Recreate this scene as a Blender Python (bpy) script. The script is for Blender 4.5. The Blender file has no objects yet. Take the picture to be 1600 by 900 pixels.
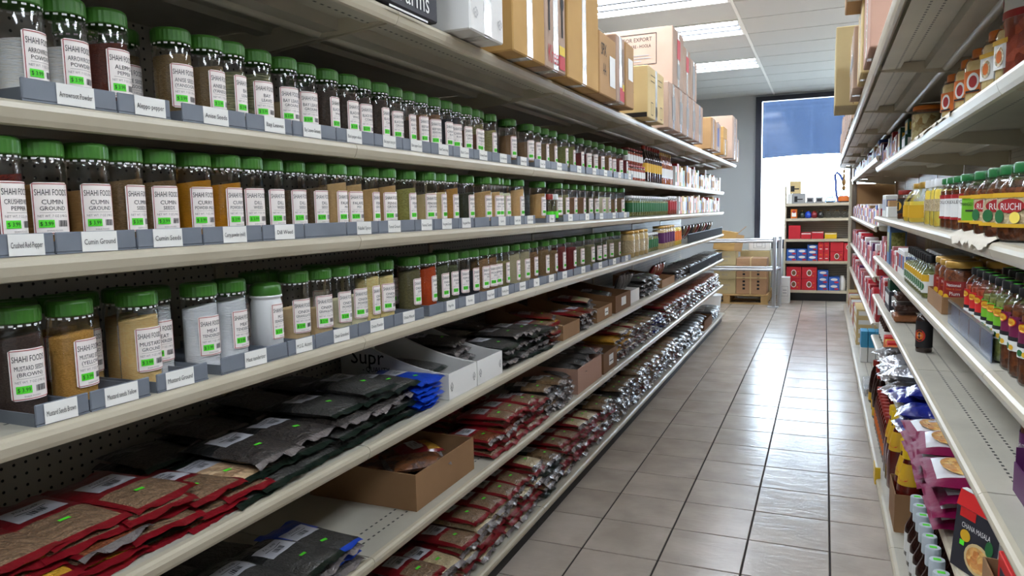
import bpy, math, random
from mathutils import Matrix, Vector
random.seed(7)
rnd = random.Random(11)
sc = bpy.context.scene
C = sc.collection
# ---------------------------------------------------------------- camera
F_PX, YAW, PITCH, ROLL, EYE = 1142.7, 0.404, 0.1039, -0.0217, 1.3475
fw = Vector((-math.sin(YAW)*math.cos(PITCH), math.cos(YAW)*math.cos(PITCH), -math.sin(PITCH)))
rt = Vector((math.cos(YAW), math.sin(YAW), 0)); up = rt.cross(fw)
RT = rt*math.cos(ROLL)+up*math.sin(ROLL); UP = -rt*math.sin(ROLL)+up*math.cos(ROLL)
cam_d = bpy.data.cameras.new('camera'); cam = bpy.data.objects.new('camera', cam_d); C.objects.link(cam)
cam_d.sensor_width = 36; cam_d.sensor_fit = 'HORIZONTAL'; cam_d.lens = F_PX/1600*36; cam_d.clip_start = .02
m = Matrix.Identity(4)
for i, v in enumerate((RT, UP, -fw)):
    for j in range(3): m[j][i] = v[j]
m[2][3] = EYE
cam.matrix_world = m; sc.camera = cam
# ---------------------------------------------------------------- world, exposure
w = bpy.data.worlds.new('daylight'); sc.world = w; w.use_nodes = True
bg = w.node_tree.nodes['Background']; bg.inputs[0].default_value = (.72, .86, 1, 1); bg.inputs[1].default_value = 15.0
vs = sc.view_settings; vs.view_transform = 'Standard'; vs.look = 'None'; vs.gamma = 1; vs.use_curve_mapping = False
vs.exposure = 0.86
TUBE = 24.0
# ---------------------------------------------------------------- measuring helpers (a photo point met with a plane of the place)
def ray(px, py): return RT*(px-800)-UP*(py-450)+fw*F_PX
def onx(px, py, x): r = ray(px, py); return Vector((0, 0, EYE))+r*(x/r.x)
def onz(px, py, z): r = ray(px, py); return Vector((0, 0, EYE))+r*((z-EYE)/r.z)
def ony(px, py, y): r = ray(px, py); return Vector((0, 0, EYE))+r*(y/r.y)
def tang(px, py, xc, r):            # y of a round thing standing at x = xc whose free edge is seen at px
    d = ray(px, py); a = math.atan2(abs(d.x), d.y); ac = a
    for _ in range(8): ac = a+math.asin(min(.9, r/(abs(xc)/math.sin(ac))))
    return abs(xc)/math.tan(ac)
# ---------------------------------------------------------------- materials
MATS = {}
def nt(name):
    mt = bpy.data.materials.new(name); mt.use_nodes = True
    n = mt.node_tree.nodes; return mt, n, mt.node_tree.links, n['Principled BSDF']
def lin(c): return tuple(((x/255+.055)/1.055)**2.4 if x/255 > .04045 else x/255/12.92 for x in c)+(1,)
def M(name, rgb, rough=.5, metal=0., spec=.5, coat=0., var=None, bump=None, emit=0., rgb2=None, coords='Object'):
    if name in MATS: return MATS[name]
    mt, n, l, b = nt(name); b.inputs['Base Color'].default_value = lin(rgb); b.inputs['Roughness'].default_value = rough
    b.inputs['Metallic'].default_value = metal; b.inputs['Specular IOR Level'].default_value = spec; b.inputs['Coat Weight'].default_value = coat
    b.inputs['Coat Roughness'].default_value = .12
    if emit: b.inputs['Emission Color'].default_value = lin(rgb); b.inputs['Emission Strength'].default_value = emit
    if var or bump: tc = n.new('ShaderNodeTexCoord')
    if var:
        t = n.new('ShaderNodeTexNoise'); t.inputs['Scale'].default_value = var[0]; t.inputs['Detail'].default_value = 4
        l.new(tc.outputs[coords], t.inputs['Vector'])
        r = n.new('ShaderNodeValToRGB'); r.color_ramp.elements[0].position = .5-var[1]; r.color_ramp.elements[1].position = .5+var[1]
        r.color_ramp.elements[0].color = lin(rgb2 or tuple(x*.7 for x in rgb)); r.color_ramp.elements[1].color = lin(rgb)
        l.new(t.outputs['Fac'], r.inputs['Fac']); l.new(r.outputs['Color'], b.inputs['Base Color'])
    if bump:
        t2 = n.new('ShaderNodeTexNoise'); t2.inputs['Scale'].default_value = bump[0]; t2.inputs['Detail'].default_value = 3
        l.new(tc.outputs[coords], t2.inputs['Vector'])
        bp = n.new('ShaderNodeBump'); bp.inputs['Strength'].default_value = bump[1]; bp.inputs['Distance'].default_value = bump[2] if len(bump) > 2 else .01
        l.new(t2.outputs['Fac'], bp.inputs['Height']); l.new(bp.outputs['Normal'], b.inputs['Normal'])
    MATS[name] = mt; return mt
def grain(name, c1, c2, scale=260, rough=.8, c3=None):    # seeds, powders, leaves: cells of two tones
    if name in MATS: return MATS[name]
    mt, n, l, b = nt(name); b.inputs['Roughness'].default_value = rough; b.inputs['Specular IOR Level'].default_value = .25; k_ = 1.22; c1 = tuple(min(250, x*k_) for x in c1); c2 = tuple(min(250, x*k_) for x in c2)
    tc = n.new('ShaderNodeTexCoord'); v = n.new('ShaderNodeTexVoronoi'); v.inputs['Scale'].default_value = scale
    l.new(tc.outputs['Object'], v.inputs['Vector'])
    s = n.new('ShaderNodeSeparateColor'); l.new(v.outputs['Color'], s.inputs[0])
    r = n.new('ShaderNodeValToRGB'); r.color_ramp.elements[0].color = lin(c1); r.color_ramp.elements[1].color = lin(c2)
    l.new(s.outputs[0], r.inputs['Fac']); l.new(r.outputs['Color'], b.inputs['Base Color'])
    bp = n.new('ShaderNodeBump'); bp.inputs['Strength'].default_value = .6; bp.inputs['Distance'].default_value = .002
    l.new(v.outputs['Distance'], bp.inputs['Height']); l.new(bp.outputs['Normal'], b.inputs['Normal'])
    MATS[name] = mt; return mt
def clear(name, tint=(1, 1, 1), gloss=.06, rough=.06, bump=None):
    if name in MATS: return MATS[name]
    mt = bpy.data.materials.new(name); mt.use_nodes = True; n = mt.node_tree.nodes; l = mt.node_tree.links
    n.remove(n['Principled BSDF']); o = n['Material Output']
    t = n.new('ShaderNodeBsdfTransparent'); t.inputs[0].default_value = tint+(1,)
    g = n.new('ShaderNodeBsdfGlossy'); g.inputs['Roughness'].default_value = rough
    lw = n.new('ShaderNodeLayerWeight'); lw.inputs[0].default_value = .22
    ma = n.new('ShaderNodeMath'); ma.operation = 'MULTIPLY_ADD'; ma.inputs[1].default_value = .5; ma.inputs[2].default_value = gloss*.4
    l.new(lw.outputs['Fresnel'], ma.inputs[0])
    mx = n.new('ShaderNodeMixShader'); l.new(ma.outputs[0], mx.inputs[0]); l.new(t.outputs[0], mx.inputs[1]); l.new(g.outputs[0], mx.inputs[2])
    l.new(mx.outputs[0], o.inputs[0])
    if bump:
        tc = n.new('ShaderNodeTexCoord'); t2 = n.new('ShaderNodeTexNoise'); t2.inputs['Scale'].default_value = bump[0]
        bp = n.new('ShaderNodeBump'); bp.inputs['Strength'].default_value = bump[1]; bp.inputs['Distance'].default_value = .01
        l.new(tc.outputs['Object'], t2.inputs['Vector']); l.new(t2.outputs['Fac'], bp.inputs['Height']); l.new(bp.outputs['Normal'], g.inputs['Normal'])
    MATS[name] = mt; return mt
def holes(name, rgb, mode):          # punched steel: 'peg' = one-inch round holes, 'slot' = two rows of short slots near the front edge
    mt, n, l, b = nt(name); b.inputs['Roughness'].default_value = .45
    tc = n.new('ShaderNodeTexCoord'); sp = n.new('ShaderNodeSeparateXYZ'); l.new(tc.outputs['Object'], sp.inputs[0])
    def mth(op, a, bv=None, c=None):
        q = n.new('ShaderNodeMath'); q.operation = op
        for k, v in enumerate((a, bv, c)):
            if v is None: continue
            if isinstance(v, (int, float)): q.inputs[k].default_value = v
            else: l.new(v, q.inputs[k])
        return q.outputs[0]
    fy = mth('FRACT', mth('MULTIPLY', mth('ADD', sp.outputs[1], 10), 1/.0254))
    if mode == 'peg':
        fz = mth('FRACT', mth('MULTIPLY', mth('ADD', sp.outputs[2], 10), 1/.0254))
        a = mth('SUBTRACT', fy, .5); c = mth('SUBTRACT', fz, .5)
        d = mth('SQRT', mth('ADD', mth('MULTIPLY', a, a), mth('MULTIPLY', c, c)))
        msk = mth('LESS_THAN', d, .13)
    else:
        s1 = mth('LESS_THAN', mth('ABSOLUTE', mth('ADD', sp.outputs[0], .062)), .003)
        s2 = mth('LESS_THAN', mth('ABSOLUTE', mth('ADD', sp.outputs[0], .104)), .003)
        msk = mth('MULTIPLY', mth('ADD', s1, s2), mth('LESS_THAN', fy, .45))
    t = n.new('ShaderNodeTexNoise'); t.inputs['Scale'].default_value = 3.0; t.inputs['Detail'].default_value = 5; l.new(tc.outputs['Object'], t.inputs['Vector'])
    r = n.new('ShaderNodeValToRGB'); r.color_ramp.elements[0].position = .3; r.color_ramp.elements[1].position = .6
    r.color_ramp.elements[0].color = lin(tuple(x*.9 for x in rgb)); r.color_ramp.elements[1].color = lin(rgb); l.new(t.outputs['Fac'], r.inputs['Fac'])
    mx = n.new('ShaderNodeMix'); mx.data_type = 'RGBA'; l.new(msk, mx.inputs[0]); l.new(r.outputs[0], mx.inputs[6]); mx.inputs[7].default_value = (.01, .01, .01, 1)
    l.new(mx.outputs[2], b.inputs['Base Color']); MATS[name] = mt; return mt
ALMOND = (199, 190, 169)
M('enamel', ALMOND, .35, var=(6, .25), rgb2=(188, 178, 155)); holes('pegboard', (184, 178, 168), 'peg'); holes('brown_pegboard', (168, 128, 84), 'peg')
holes('slotted_deck', (192, 187, 172), 'slot')
M('kick_black', (18, 18, 20), .6); M('grey_plastic', (122, 128, 138), .5, var=(9, .2), rgb2=(108, 113, 122)); M('tag_paper', (236, 234, 228), .7)
M('paper', (250, 241, 234), .6); M('ink', (28, 26, 28), .7); M('red_ink', (168, 40, 46), .6); M('grey_ink', (150, 140, 138), .7)
M('sticker', (88, 226, 48), .55); M('lid_green', (62, 116, 40), .35, bump=(40, .15, .001)); M('white', (232, 232, 230), .5); M('black_plastic', (34, 32, 34), .85, spec=.1)
clear('clear_plastic', gloss=.12); clear('clear_glass', (.96, .98, .97), .12, .03); clear('clear_film', (.93, .93, .95), .25, .16, bump=(60, .8))
M('chrome', (190, 192, 196), .3, 1.0); M('gold', (130, 96, 48), .45, .5); M('silver_lid', (200, 202, 205), .35, .35)
M('cardboard', (152, 116, 80), .8, var=(5, .3), rgb2=(136, 100, 66)); M('kraft', (186, 148, 102), .8, var=(4, .3), rgb2=(170, 132, 88)); M('pink_board', (180, 154, 136), .8, var=(4, .3), rgb2=(168, 142, 124))
M('ochre_board', (198, 158, 96), .8, var=(4, .3), rgb2=(176, 136, 76)); M('cream_board', (216, 192, 140), .8, var=(4, .3), rgb2=(202, 178, 126)); M('white_board', (224, 222, 218), .7); M('black_board', (44, 44, 52), .6)
M('tan_board', (190, 172, 128), .8, var=(4, .3), rgb2=(174, 156, 112)); M('dark_board', (120, 84, 52), .85); M('packing_tape', (206, 206, 204), .15, coat=.8, bump=(50, .6)); M('pink_dark', (178, 140, 122), .8)
# ---------------------------------------------------------------- mesh helpers
class MB:
    def __init__(s): s.v = []; s.f = []; s.m = []; s.sm = []
    def add(s, vs, fs, mi=0, smooth=False, xf=None):
        o = len(s.v)
        s.v += [tuple(xf @ Vector(p)) if xf else tuple(p) for p in vs]
        for f in fs: s.f.append([i+o for i in f]); s.m.append(mi); s.sm.append(smooth)
        return s
    def box(s, x0, x1, y0, y1, z0, z1, mi=0, xf=None, bev=0):
        if bev:
            b = bev; P = []
            for z, k in ((z0, b), (z0+b, 0), (z1-b, 0), (z1, b)):
                P.append([(x0+k+b*(k == 0), y0+k), (x1-k-b*(k == 0), y0+k), (x1-k, y0+k+b*(k == 0)), (x1-k, y1-k-b*(k == 0)), (x1-k-b*(k == 0), y1-k), (x0+k+b*(k == 0), y1-k), (x0+k, y1-k-b*(k == 0)), (x0+k, y0+k+b*(k == 0))])
            vs = [(p[0], p[1], z) for ring, z in zip(P, (z0, z0+b, z1-b, z1)) for p in ring]
            fs = [list(range(7, -1, -1)), list(range(24, 32))]
            for r in range(3):
                for k in range(8): fs.append([r*8+k, r*8+(k+1) % 8, (r+1)*8+(k+1) % 8, (r+1)*8+k])
            return s.add(vs, fs, mi, False, xf)
        return s.add([(x0, y0, z0), (x1, y0, z0), (x1, y1, z0), (x0, y1, z0), (x0, y0, z1), (x1, y0, z1), (x1, y1, z1), (x0, y1, z1)],
                     [(3, 2, 1, 0), (4, 5, 6, 7), (0, 1, 5, 4), (1, 2, 6, 5), (2, 3, 7, 6), (3, 0, 4, 7)], mi, False, xf)
    def prism(s, prof, y0, y1, mi=0, smooth=False, xf=None):      # profile in (x, z), counter-clockwise seen from -y, run along y
        n = len(prof); vs = [(p[0], y0, p[1]) for p in prof]+[(p[0], y1, p[1]) for p in prof]
        s.add(vs, [[k, (k+1) % n, n+(k+1) % n, n+k] for k in range(n)], mi, smooth, xf)
        return s.add(vs, [list(range(n))[::-1], list(range(n, 2*n))], mi, False, xf)
    def lathe(s, prof, seg=24, mi=0, smooth=True, sq=0, rib=0, cap=True, xf=None):   # profile of (r, z) from the bottom up; sq > 0 squares the section
        vs = []; fs = []
        for r, z in prof:
            for k in range(seg):
                a = 2*math.pi*k/seg; c, d = math.cos(a), math.sin(a); q = 1
                if sq: q = (abs(c)**sq+abs(d)**sq)**(-1/sq)
                if rib: q *= 1+rib*(1 if k % 2 else -1)
                vs.append((r*q*c, r*q*d, z))
        for i in range(len(prof)-1):
            for k in range(seg): fs.append([i*seg+k, i*seg+(k+1) % seg, (i+1)*seg+(k+1) % seg, (i+1)*seg+k])
        s.add(vs, fs, mi, smooth, xf)
        if cap:
            n = len(vs); s.add(vs[:seg], [list(range(seg))[::-1]], mi, False, xf); s.add(vs[n-seg:], [list(range(seg))], mi, False, xf)
        return s
    def tube(s, pts, r, seg=10, mi=0):
        pts = [Vector(p) for p in pts]; vs = []; fs = []
        for i, p in enumerate(pts):
            t = (pts[min(i+1, len(pts)-1)]-pts[max(i-1, 0)]).normalized(); a = t.orthogonal().normalized() if i == 0 else (a-t*a.dot(t)).normalized(); b = t.cross(a)
            for k in range(seg): q = 2*math.pi*k/seg; vs.append(tuple(p+(a*math.cos(q)+b*math.sin(q))*r))
        for i in range(len(pts)-1):
            for k in range(seg): fs.append([i*seg+k, i*seg+(k+1) % seg, (i+1)*seg+(k+1) % seg, (i+1)*seg+k])
        s.add(vs, fs, mi, True); n = len(vs)
        s.add(vs[:seg], [list(range(seg))[::-1]], mi); return s.add(vs[n-seg:], [list(range(seg))], mi)
    def mesh(s, name, mats):
        me = bpy.data.meshes.new(name); me.from_pydata(s.v, [], s.f)
        for q in mats: me.materials.append(MATS[q])
        me.polygons.foreach_set('material_index', s.m); me.polygons.foreach_set('use_smooth', s.sm); me.update(); return me
def link(name, me, parent=None, loc=(0, 0, 0), rz=0, scale=None):
    o = bpy.data.objects.new(name, me); C.objects.link(o); o.parent = parent; o.location = loc
    if rz: o.rotation_euler[2] = rz
    if scale: o.scale = scale
    return o
def tag(o, label, cat, group=None):
    o['label'] = label; o['category'] = cat
    if group: o['group'] = group
    return o
def thing(name, label, cat, loc=(0, 0, 0), rz=0, group=None):
    o = bpy.data.objects.new(name, None); C.objects.link(o); o.location = loc; o.rotation_euler[2] = rz; o.empty_display_size = .05
    return tag(o, label, cat, group)
def struct(o): o['kind'] = 'structure'; return o
CACHE = {}
def cached(key, fn):
    if key not in CACHE: CACHE[key] = fn()
    return CACHE[key]
ORDS = 'first second third fourth fifth sixth seventh eighth ninth tenth eleventh twelfth thirteenth fourteenth fifteenth sixteenth seventeenth eighteenth nineteenth twentieth'.split()
def nth(k): return ORDS[k] if k < 20 else ('twenty-'+ORDS[k-20] if k < 29 else ('thirtieth' if k == 29 else ('thirty-'+ORDS[k-30] if k < 39 else ('fortieth' if k == 39 else 'forty-'+ORDS[k-40]))))
# ---------------------------------------------------------------- lettering
TXT = {}
def text2d(t):                       # flat outlines of a word, cap height 1, centred: (verts, faces, width)
    if t in TXT: return TXT[t]
    cu = bpy.data.curves.new('word', 'FONT'); cu.body = t; cu.resolution_u = 2; cu.align_x = 'CENTER'
    ob = bpy.data.objects.new('word', cu); me = bpy.data.meshes.new_from_object(ob)
    v = [(p.co.x, p.co.y) for p in me.vertices]; f = [list(p.vertices) for p in me.polygons]
    bpy.data.objects.remove(ob); bpy.data.curves.remove(cu); bpy.data.meshes.remove(me)
    xs = [p[0] for p in v]; k = 1/.69; cx = (min(xs)+max(xs))/2
    TXT[t] = ([((p[0]-cx)*k, p[1]*k-.5) for p in v], f, (max(xs)-min(xs))*k); return TXT[t]
def lifted(S, h):                   # the same surface a hair further out, so later print lies on earlier print
    def f(u, v):
        a, b, c = Vector(S(u, v)), Vector(S(u+1e-4, v)), Vector(S(u, v+1e-4)); n = (b-a).cross(c-a)
        return tuple(a+n*(h/max(n.length, 1e-12)))
    return f
def art(mb, items, S0):              # items laid on the surface S0(u, v) -> xyz
    for k_, it in enumerate(items):
        mi = it[1]; S = lifted(S0, .0002*k_) if k_ and len(items) < 14 and it[0] != 'f' else S0
        if it[0] == 't':
            _, _, s, cx, cy, wmax, h = it; v, f, w_ = text2d(s); kx = min(h, wmax/w_)
            mb.add([S(cx+p[0]*kx, cy+p[1]*h) for p in v], f, mi)
        elif it[0] == 'r':
            x0, y0, x1, y1 = it[2:]; n = max(1, min(12, int(abs(x1-x0)/.0035)))
            vs = [S(x0+(x1-x0)*k/n, y) for y in (y0, y1) for k in range(n+1)]
            mb.add(vs, [[k, k+1, n+2+k, n+1+k] for k in range(n)], mi)
        elif it[0] == 'f':
            x0, y0, x1, y1, t = it[2:]
            art(mb, [('r', mi, x0, y0, x1, y0+t), ('r', mi, x0, y1-t, x1, y1), ('r', mi, x0, y0+t, x0+t, y1-t), ('r', mi, x1-t, y0+t, x1, y1-t)], S)
        elif it[0] == 'e':           # ellipse
            cx, cy, rx, ry = it[2:]
            mb.add([S(cx+rx*math.cos(k*math.pi/9), cy+ry*math.sin(k*math.pi/9)) for k in range(18)], [list(range(18))], mi)
    return mb
def barcode(mi, x0, y0, x1, y1, n=9): return [('r', mi, x0+(x1-x0)*k/n, y0, x0+(x1-x0)*(k+.35+.35*((k*7) % 3)/2)/n, y1) for k in range(n)]
# ================================================================ the room
WY, CZ, T = 11.75, 3.0, .3048
M('wall_paint', (172, 176, 178), .8, bump=(120, .05)); M('wall_white', (214, 214, 210), .8); M('ceiling_tile', (194, 196, 194), .9, bump=(300, .25, .002)); M('grid_metal', (232, 232, 228), .5)
M('frame_dark', (44, 46, 58), .4, .3); M('grout', (44, 38, 36), .9); M('pavement', (190, 188, 184), .9)
def tile_mat():
    mt, n, l, b = nt('floor_tile'); tc = n.new('ShaderNodeTexCoord'); oi = n.new('ShaderNodeObjectInfo')
    ad = n.new('ShaderNodeVectorMath'); ad.operation = 'ADD'; cb = n.new('ShaderNodeCombineXYZ'); mu = n.new('ShaderNodeMath'); mu.operation = 'MULTIPLY'; mu.inputs[1].default_value = 37
    l.new(oi.outputs['Random'], mu.inputs[0]); l.new(mu.outputs[0], cb.inputs[0]); l.new(mu.outputs[0], cb.inputs[1]); l.new(tc.outputs['Object'], ad.inputs[0]); l.new(cb.outputs[0], ad.inputs[1])
    t = n.new('ShaderNodeTexNoise'); t.inputs['Scale'].default_value = 4; t.inputs['Detail'].default_value = 6; l.new(ad.outputs[0], t.inputs['Vector'])
    r = n.new('ShaderNodeValToRGB'); r.color_ramp.elements[0].position = .35; r.color_ramp.elements[1].position = .68
    r.color_ramp.elements[0].color = lin((178, 166, 154)); r.color_ramp.elements[1].color = lin((202, 190, 178)); l.new(t.outputs['Fac'], r.inputs['Fac']); l.new(r.outputs[0], b.inputs['Base Color'])
    b.inputs['Roughness'].default_value = .22; b.inputs['Specular IOR Level'].default_value = .55
    mp = n.new('ShaderNodeMapping'); mp.inputs['Scale'].default_value = (3.2, 9, 1); mp.inputs['Rotation'].default_value = (0, 0, .4); l.new(ad.outputs[0], mp.inputs['Vector'])
    t2 = n.new('ShaderNodeTexNoise'); t2.inputs['Scale'].default_value = 2.4; t2.inputs['Detail'].default_value = 7; t2.inputs['Distortion'].default_value = 1.2; l.new(mp.outputs[0], t2.inputs['Vector'])
    bp = n.new('ShaderNodeBump'); bp.inputs['Strength'].default_value = .34; bp.inputs['Distance'].default_value = .006; l.new(t2.outputs['Fac'], bp.inputs['Height']); l.new(bp.outputs[0], b.inputs['Normal'])
    MATS['floor_tile'] = mt
tile_mat()
floor = struct(link('floor', MB().box(-4.5, 4.5, -4, WY+.1, -.1, -.004).mesh('floor', ['grout'])))
g = .0035
tm = MB().box(g, T-g, g, T-g, -.006, 0, bev=.0015).mesh('floor_tile', ['floor_tile'])
X0, Y0 = -.868-T*2, 2.687-T*2
far_tiles = MB(); cnt = 0
for i in range(-8, 18):
    for j in range(-16, 34):
        x, y = X0+T*i, Y0+T*j
        if y > WY-.02 or x < -3 or x > 3: continue
        if 0 <= i <= 6 and 0 <= j <= 31 and cnt < 300: link('floor_tile', tm, floor, (x, y, 0)); cnt += 1
        else: far_tiles.box(x+g, x+T-g, y+g, y+T-g, -.006, 0)
o = link('floor_tile_rest', far_tiles.mesh('floor_tile_rest', ['floor_tile']), floor); o['kind'] = 'stuff'
ceil = struct(link('ceiling', MB().box(-4.5, 4.5, -4, WY+.1, CZ+.03, CZ+.12).mesh('ceiling', ['ceiling_tile'])))
GX = [-1.945-1.22*2+1.22*k for k in range(7)]; GY = [8.8-.61*21+.61*k for k in range(26)]
FIX = [(gx, gy) for gx in (-1.945, .495) for gy in (8.8, 6.97, 5.75, 3.92, 2.09, .26, -1.57)]  # second (right) row is out of view, added to light the left shelf fronts
ct = MB().box(.012, 1.208, .012, .598, 0, .015, bev=.004).mesh('ceiling_tile', ['ceiling_tile'])
ctr = MB()
for gx in GX:
    for gy in GY:
        if any(abs(gx-a) < .1 and abs(gy-b) < .1 for a, b in FIX): continue
        if -3.2 < gx < .6 and 3.8 < gy < WY-.5: link('ceiling_tile', ct, ceil, (gx, gy, CZ))
        else: ctr.box(gx+.012, gx+1.208, gy+.012, min(gy+.598, WY), CZ, CZ+.015)
link('ceiling_tile_rest', ctr.mesh('ceiling_tile_rest', ['ceiling_tile']), ceil)['kind'] = 'stuff'
for gx in GX+[GX[-1]+1.22]: link('grid_bar', MB().box(gx-.012, gx+.012, -4, WY, CZ-.006, CZ+.012).mesh('grid_bar', ['grid_metal']), ceil)
cross = MB().box(GX[0], GX[-1]+1.22, -.008, .008, CZ-.002, CZ+.012).mesh('cross_bar', ['ceiling_tile'])
for gy in GY:
    if gy < WY: link('cross_bar', cross, ceil, (0, gy, 0))
# walls
struct(link('wall_left', MB().box(-4.6, -4.5, -4, WY, 0, CZ+.1).mesh('wall_left', ['wall_white'])))
struct(link('wall_right', MB().box(4.5, 4.6, -4, WY, 0, CZ+.1).mesh('wall_right', ['wall_white'])))
struct(link('wall_back', MB().box(-4.6, 4.6, -4.1, -4, 0, CZ+.1).mesh('wall_back', ['wall_white'])))
WX0, WX1, WZ0, WZ1 = -.965, 3.3, .83, 2.95
wf = MB().box(-4.6, WX0, WY, WY+.15, 0, CZ+.1).box(WX1, 4.6, WY, WY+.15, 0, CZ+.1).box(WX0, WX1, WY, WY+.15, 0, WZ0).box(WX0, WX1, WY, WY+.15, WZ1, CZ+.1)
struct(link('wall_far', wf.mesh('wall_far', ['wall_paint'])))
win = struct(bpy.data.objects.new('window_1', None)); C.objects.link(win); win.location = (WX0, WY, WZ0)
def wpart(name, mb, mats): o = link(name, mb.mesh(name, mats), win); o.location = (-WX0, -WY, -WZ0); return o
wpart('window_frame', MB().box(WX0-.01, WX0+.075, WY-.04, WY+.08, WZ0-.1, WZ1+.02).box(WX0+.075, WX1, WY-.04, WY+.08, WZ1-.05, WZ1+.02).box(WX0+.075, WX1, WY-.04, WY+.08, WZ0-.12, WZ0+.02), ['frame_dark'])
wpart('mullion', MB().box(.95, 1.0, WY-.02, WY+.06, WZ0, WZ1), ['frame_dark'])
clear('window_glass', (.95, .97, .98), .1, .01)
wpart('window_pane', MB().box(WX0+.075, .95, WY+.02, WY+.026, WZ0+.02, WZ1-.05), ['window_glass']); wpart('window_pane', MB().box(1.0, WX1, WY+.02, WY+.026, WZ0+.02, WZ1-.05), ['window_glass'])
# blue solar shade drawn half way down
def shade_mat():
    mt = bpy.data.materials.new('solar_shade'); mt.use_nodes = True; n = mt.node_tree.nodes; l = mt.node_tree.links; n.remove(n['Principled BSDF'])
    t = n.new('ShaderNodeBsdfTransparent'); gl = n.new('ShaderNodeBsdfGlossy'); gl.inputs['Roughness'].default_value = .08
    tc = n.new('ShaderNodeTexCoord'); mp = n.new('ShaderNodeMapping'); mp.inputs['Scale'].default_value = (6, 1, .5); l.new(tc.outputs['Object'], mp.inputs[0])
    ns = n.new('ShaderNodeTexNoise'); ns.inputs['Scale'].default_value = 3; ns.inputs['Detail'].default_value = 4; l.new(mp.outputs[0], ns.inputs['Vector'])
    r = n.new('ShaderNodeValToRGB'); r.color_ramp.elements[0].position = .3; r.color_ramp.elements[1].position = .75
    r.color_ramp.elements[0].color = (.0075, .0112, .0205, 1); r.color_ramp.elements[1].color = (.0118, .0163, .0265, 1); l.new(ns.outputs['Fac'], r.inputs['Fac']); l.new(r.outputs[0], t.inputs[0])
    mx = n.new('ShaderNodeMixShader'); mx.inputs[0].default_value = .035; l.new(t.outputs[0], mx.inputs[1]); l.new(gl.outputs[0], mx.inputs[2]); l.new(mx.outputs[0], n['Material Output'].inputs[0])
    MATS['solar_shade'] = mt
shade_mat()
SHZ = 2.06
wp = [(WX0+.085, SHZ)]+[(WX0+.085+k*.25, SHZ+.03*math.sin(k*.5)) for k in range(1, 17)]
o = MB(); o.add([(x, WY-.015, z) for x, z in wp]+[(x, WY-.015, WZ1-.06) for x, z in wp], [[k, k+1, len(wp)+k+1, len(wp)+k] for k in range(len(wp)-1)])
tag(link('window_shade', o.mesh('window_shade', ['solar_shade'])), 'dark blue see-through film shade hanging over upper half of the window', 'shade')
M('street_dark', (96, 108, 128), .9)
struct(link('pavement', MB().box(-12, 14, WY+.2, 40, -.2, -.02).mesh('pavement', ['pavement'])))
# ceiling light fixtures; the right row is an unseen, added fill
M('tube_glow', (234, 243, 255), .5, emit=TUBE); M('reflector', (240, 240, 236), .3); M('baffle_grey', (84, 86, 90), .5)
lm = {}
lm['housing'] = MB().box(.01, 1.21, .01, .60, .035, .09).box(.01, 1.21, .01, .03, -.004, .035).box(.01, 1.21, .58, .60, -.004, .035).box(.01, .03, .03, .58, -.004, .035).box(1.19, 1.21, .03, .58, -.004, .035).mesh('housing', ['reflector'])
lm['tube'] = MB().box(.04, 1.18, -.045, .045, .004, .03, bev=.008).mesh('lamp_tube', ['tube_glow'])
lm['baffle'] = MB().prism([(-.018, -.004), (.018, -.004), (.03, .034), (-.03, .034)], .03, 1.19, xf=Matrix.Rotation(-math.pi/2, 4, 'Z')).mesh('baffle', ['baffle_grey'])
for k, (gx, gy) in enumerate(FIX):
    row = 'left' if gx < 0 else 'right'
    t = thing('ceiling_light', 'recessed fluorescent ceiling light, %s from the far window in the %s row' % (nth(k % 7), row), 'ceiling light', (gx, gy, CZ), 0, 'fluorescent ceiling lights')
    link('housing', lm['housing'], t)
    for yy in (.13, .305, .48): link('lamp_tube', lm['tube'], t, (0, yy, 0))
    for yy in (.2175, .3925): link('baffle', lm['baffle'], t, (0, yy, 0))
# ================================================================ shelving
S = 1.2192; DEP = .48
LIP = [(0, 0), (.010, -.0015), (.016, -.006), (.018, -.014), (.013, -.028), (.008, -.036), (0, -.038), (-.004, -.034), (0, -.028)]
def shelf_meshes(front):             # a shelf whose front stands "front" ahead of the unit face
    def mk():
        d = DEP+front; L = S-.004
        deck = MB().box(-d, 0, .002, L, -.004, 0)
        deck.prism([(-.075, -.004), (-.075, -.026), (-.018, -.026), (-.018, -.004)], .004, L-.002).prism([(-d*.62-.03, -.004), (-d*.62-.022, -.02), (-d*.62+.022, -.02), (-d*.62+.03, -.004)], .004, L-.002)
        if front > .1: deck.box(-.205, -.15, .004, L-.002, -.034, -.004).tube([(-.215, .006, -.03), (-.215, L-.004, -.03)], .016, 10)
        lip = MB().prism(LIP, .001, S-.001)
        br = MB().prism([(-d+.005, -.006), (-d+.005, -.085), (-d*.55, -.06), (-.02, -.03), (-.012, -.022), (-.012, -.006)], -.002, .002)
        return deck.mesh('shelf', ['slotted_deck']), lip.mesh('shelf_lip', ['enamel']), br.mesh('bracket', ['enamel'])
    return cached(('shelf', round(front, 3)), mk)
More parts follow.
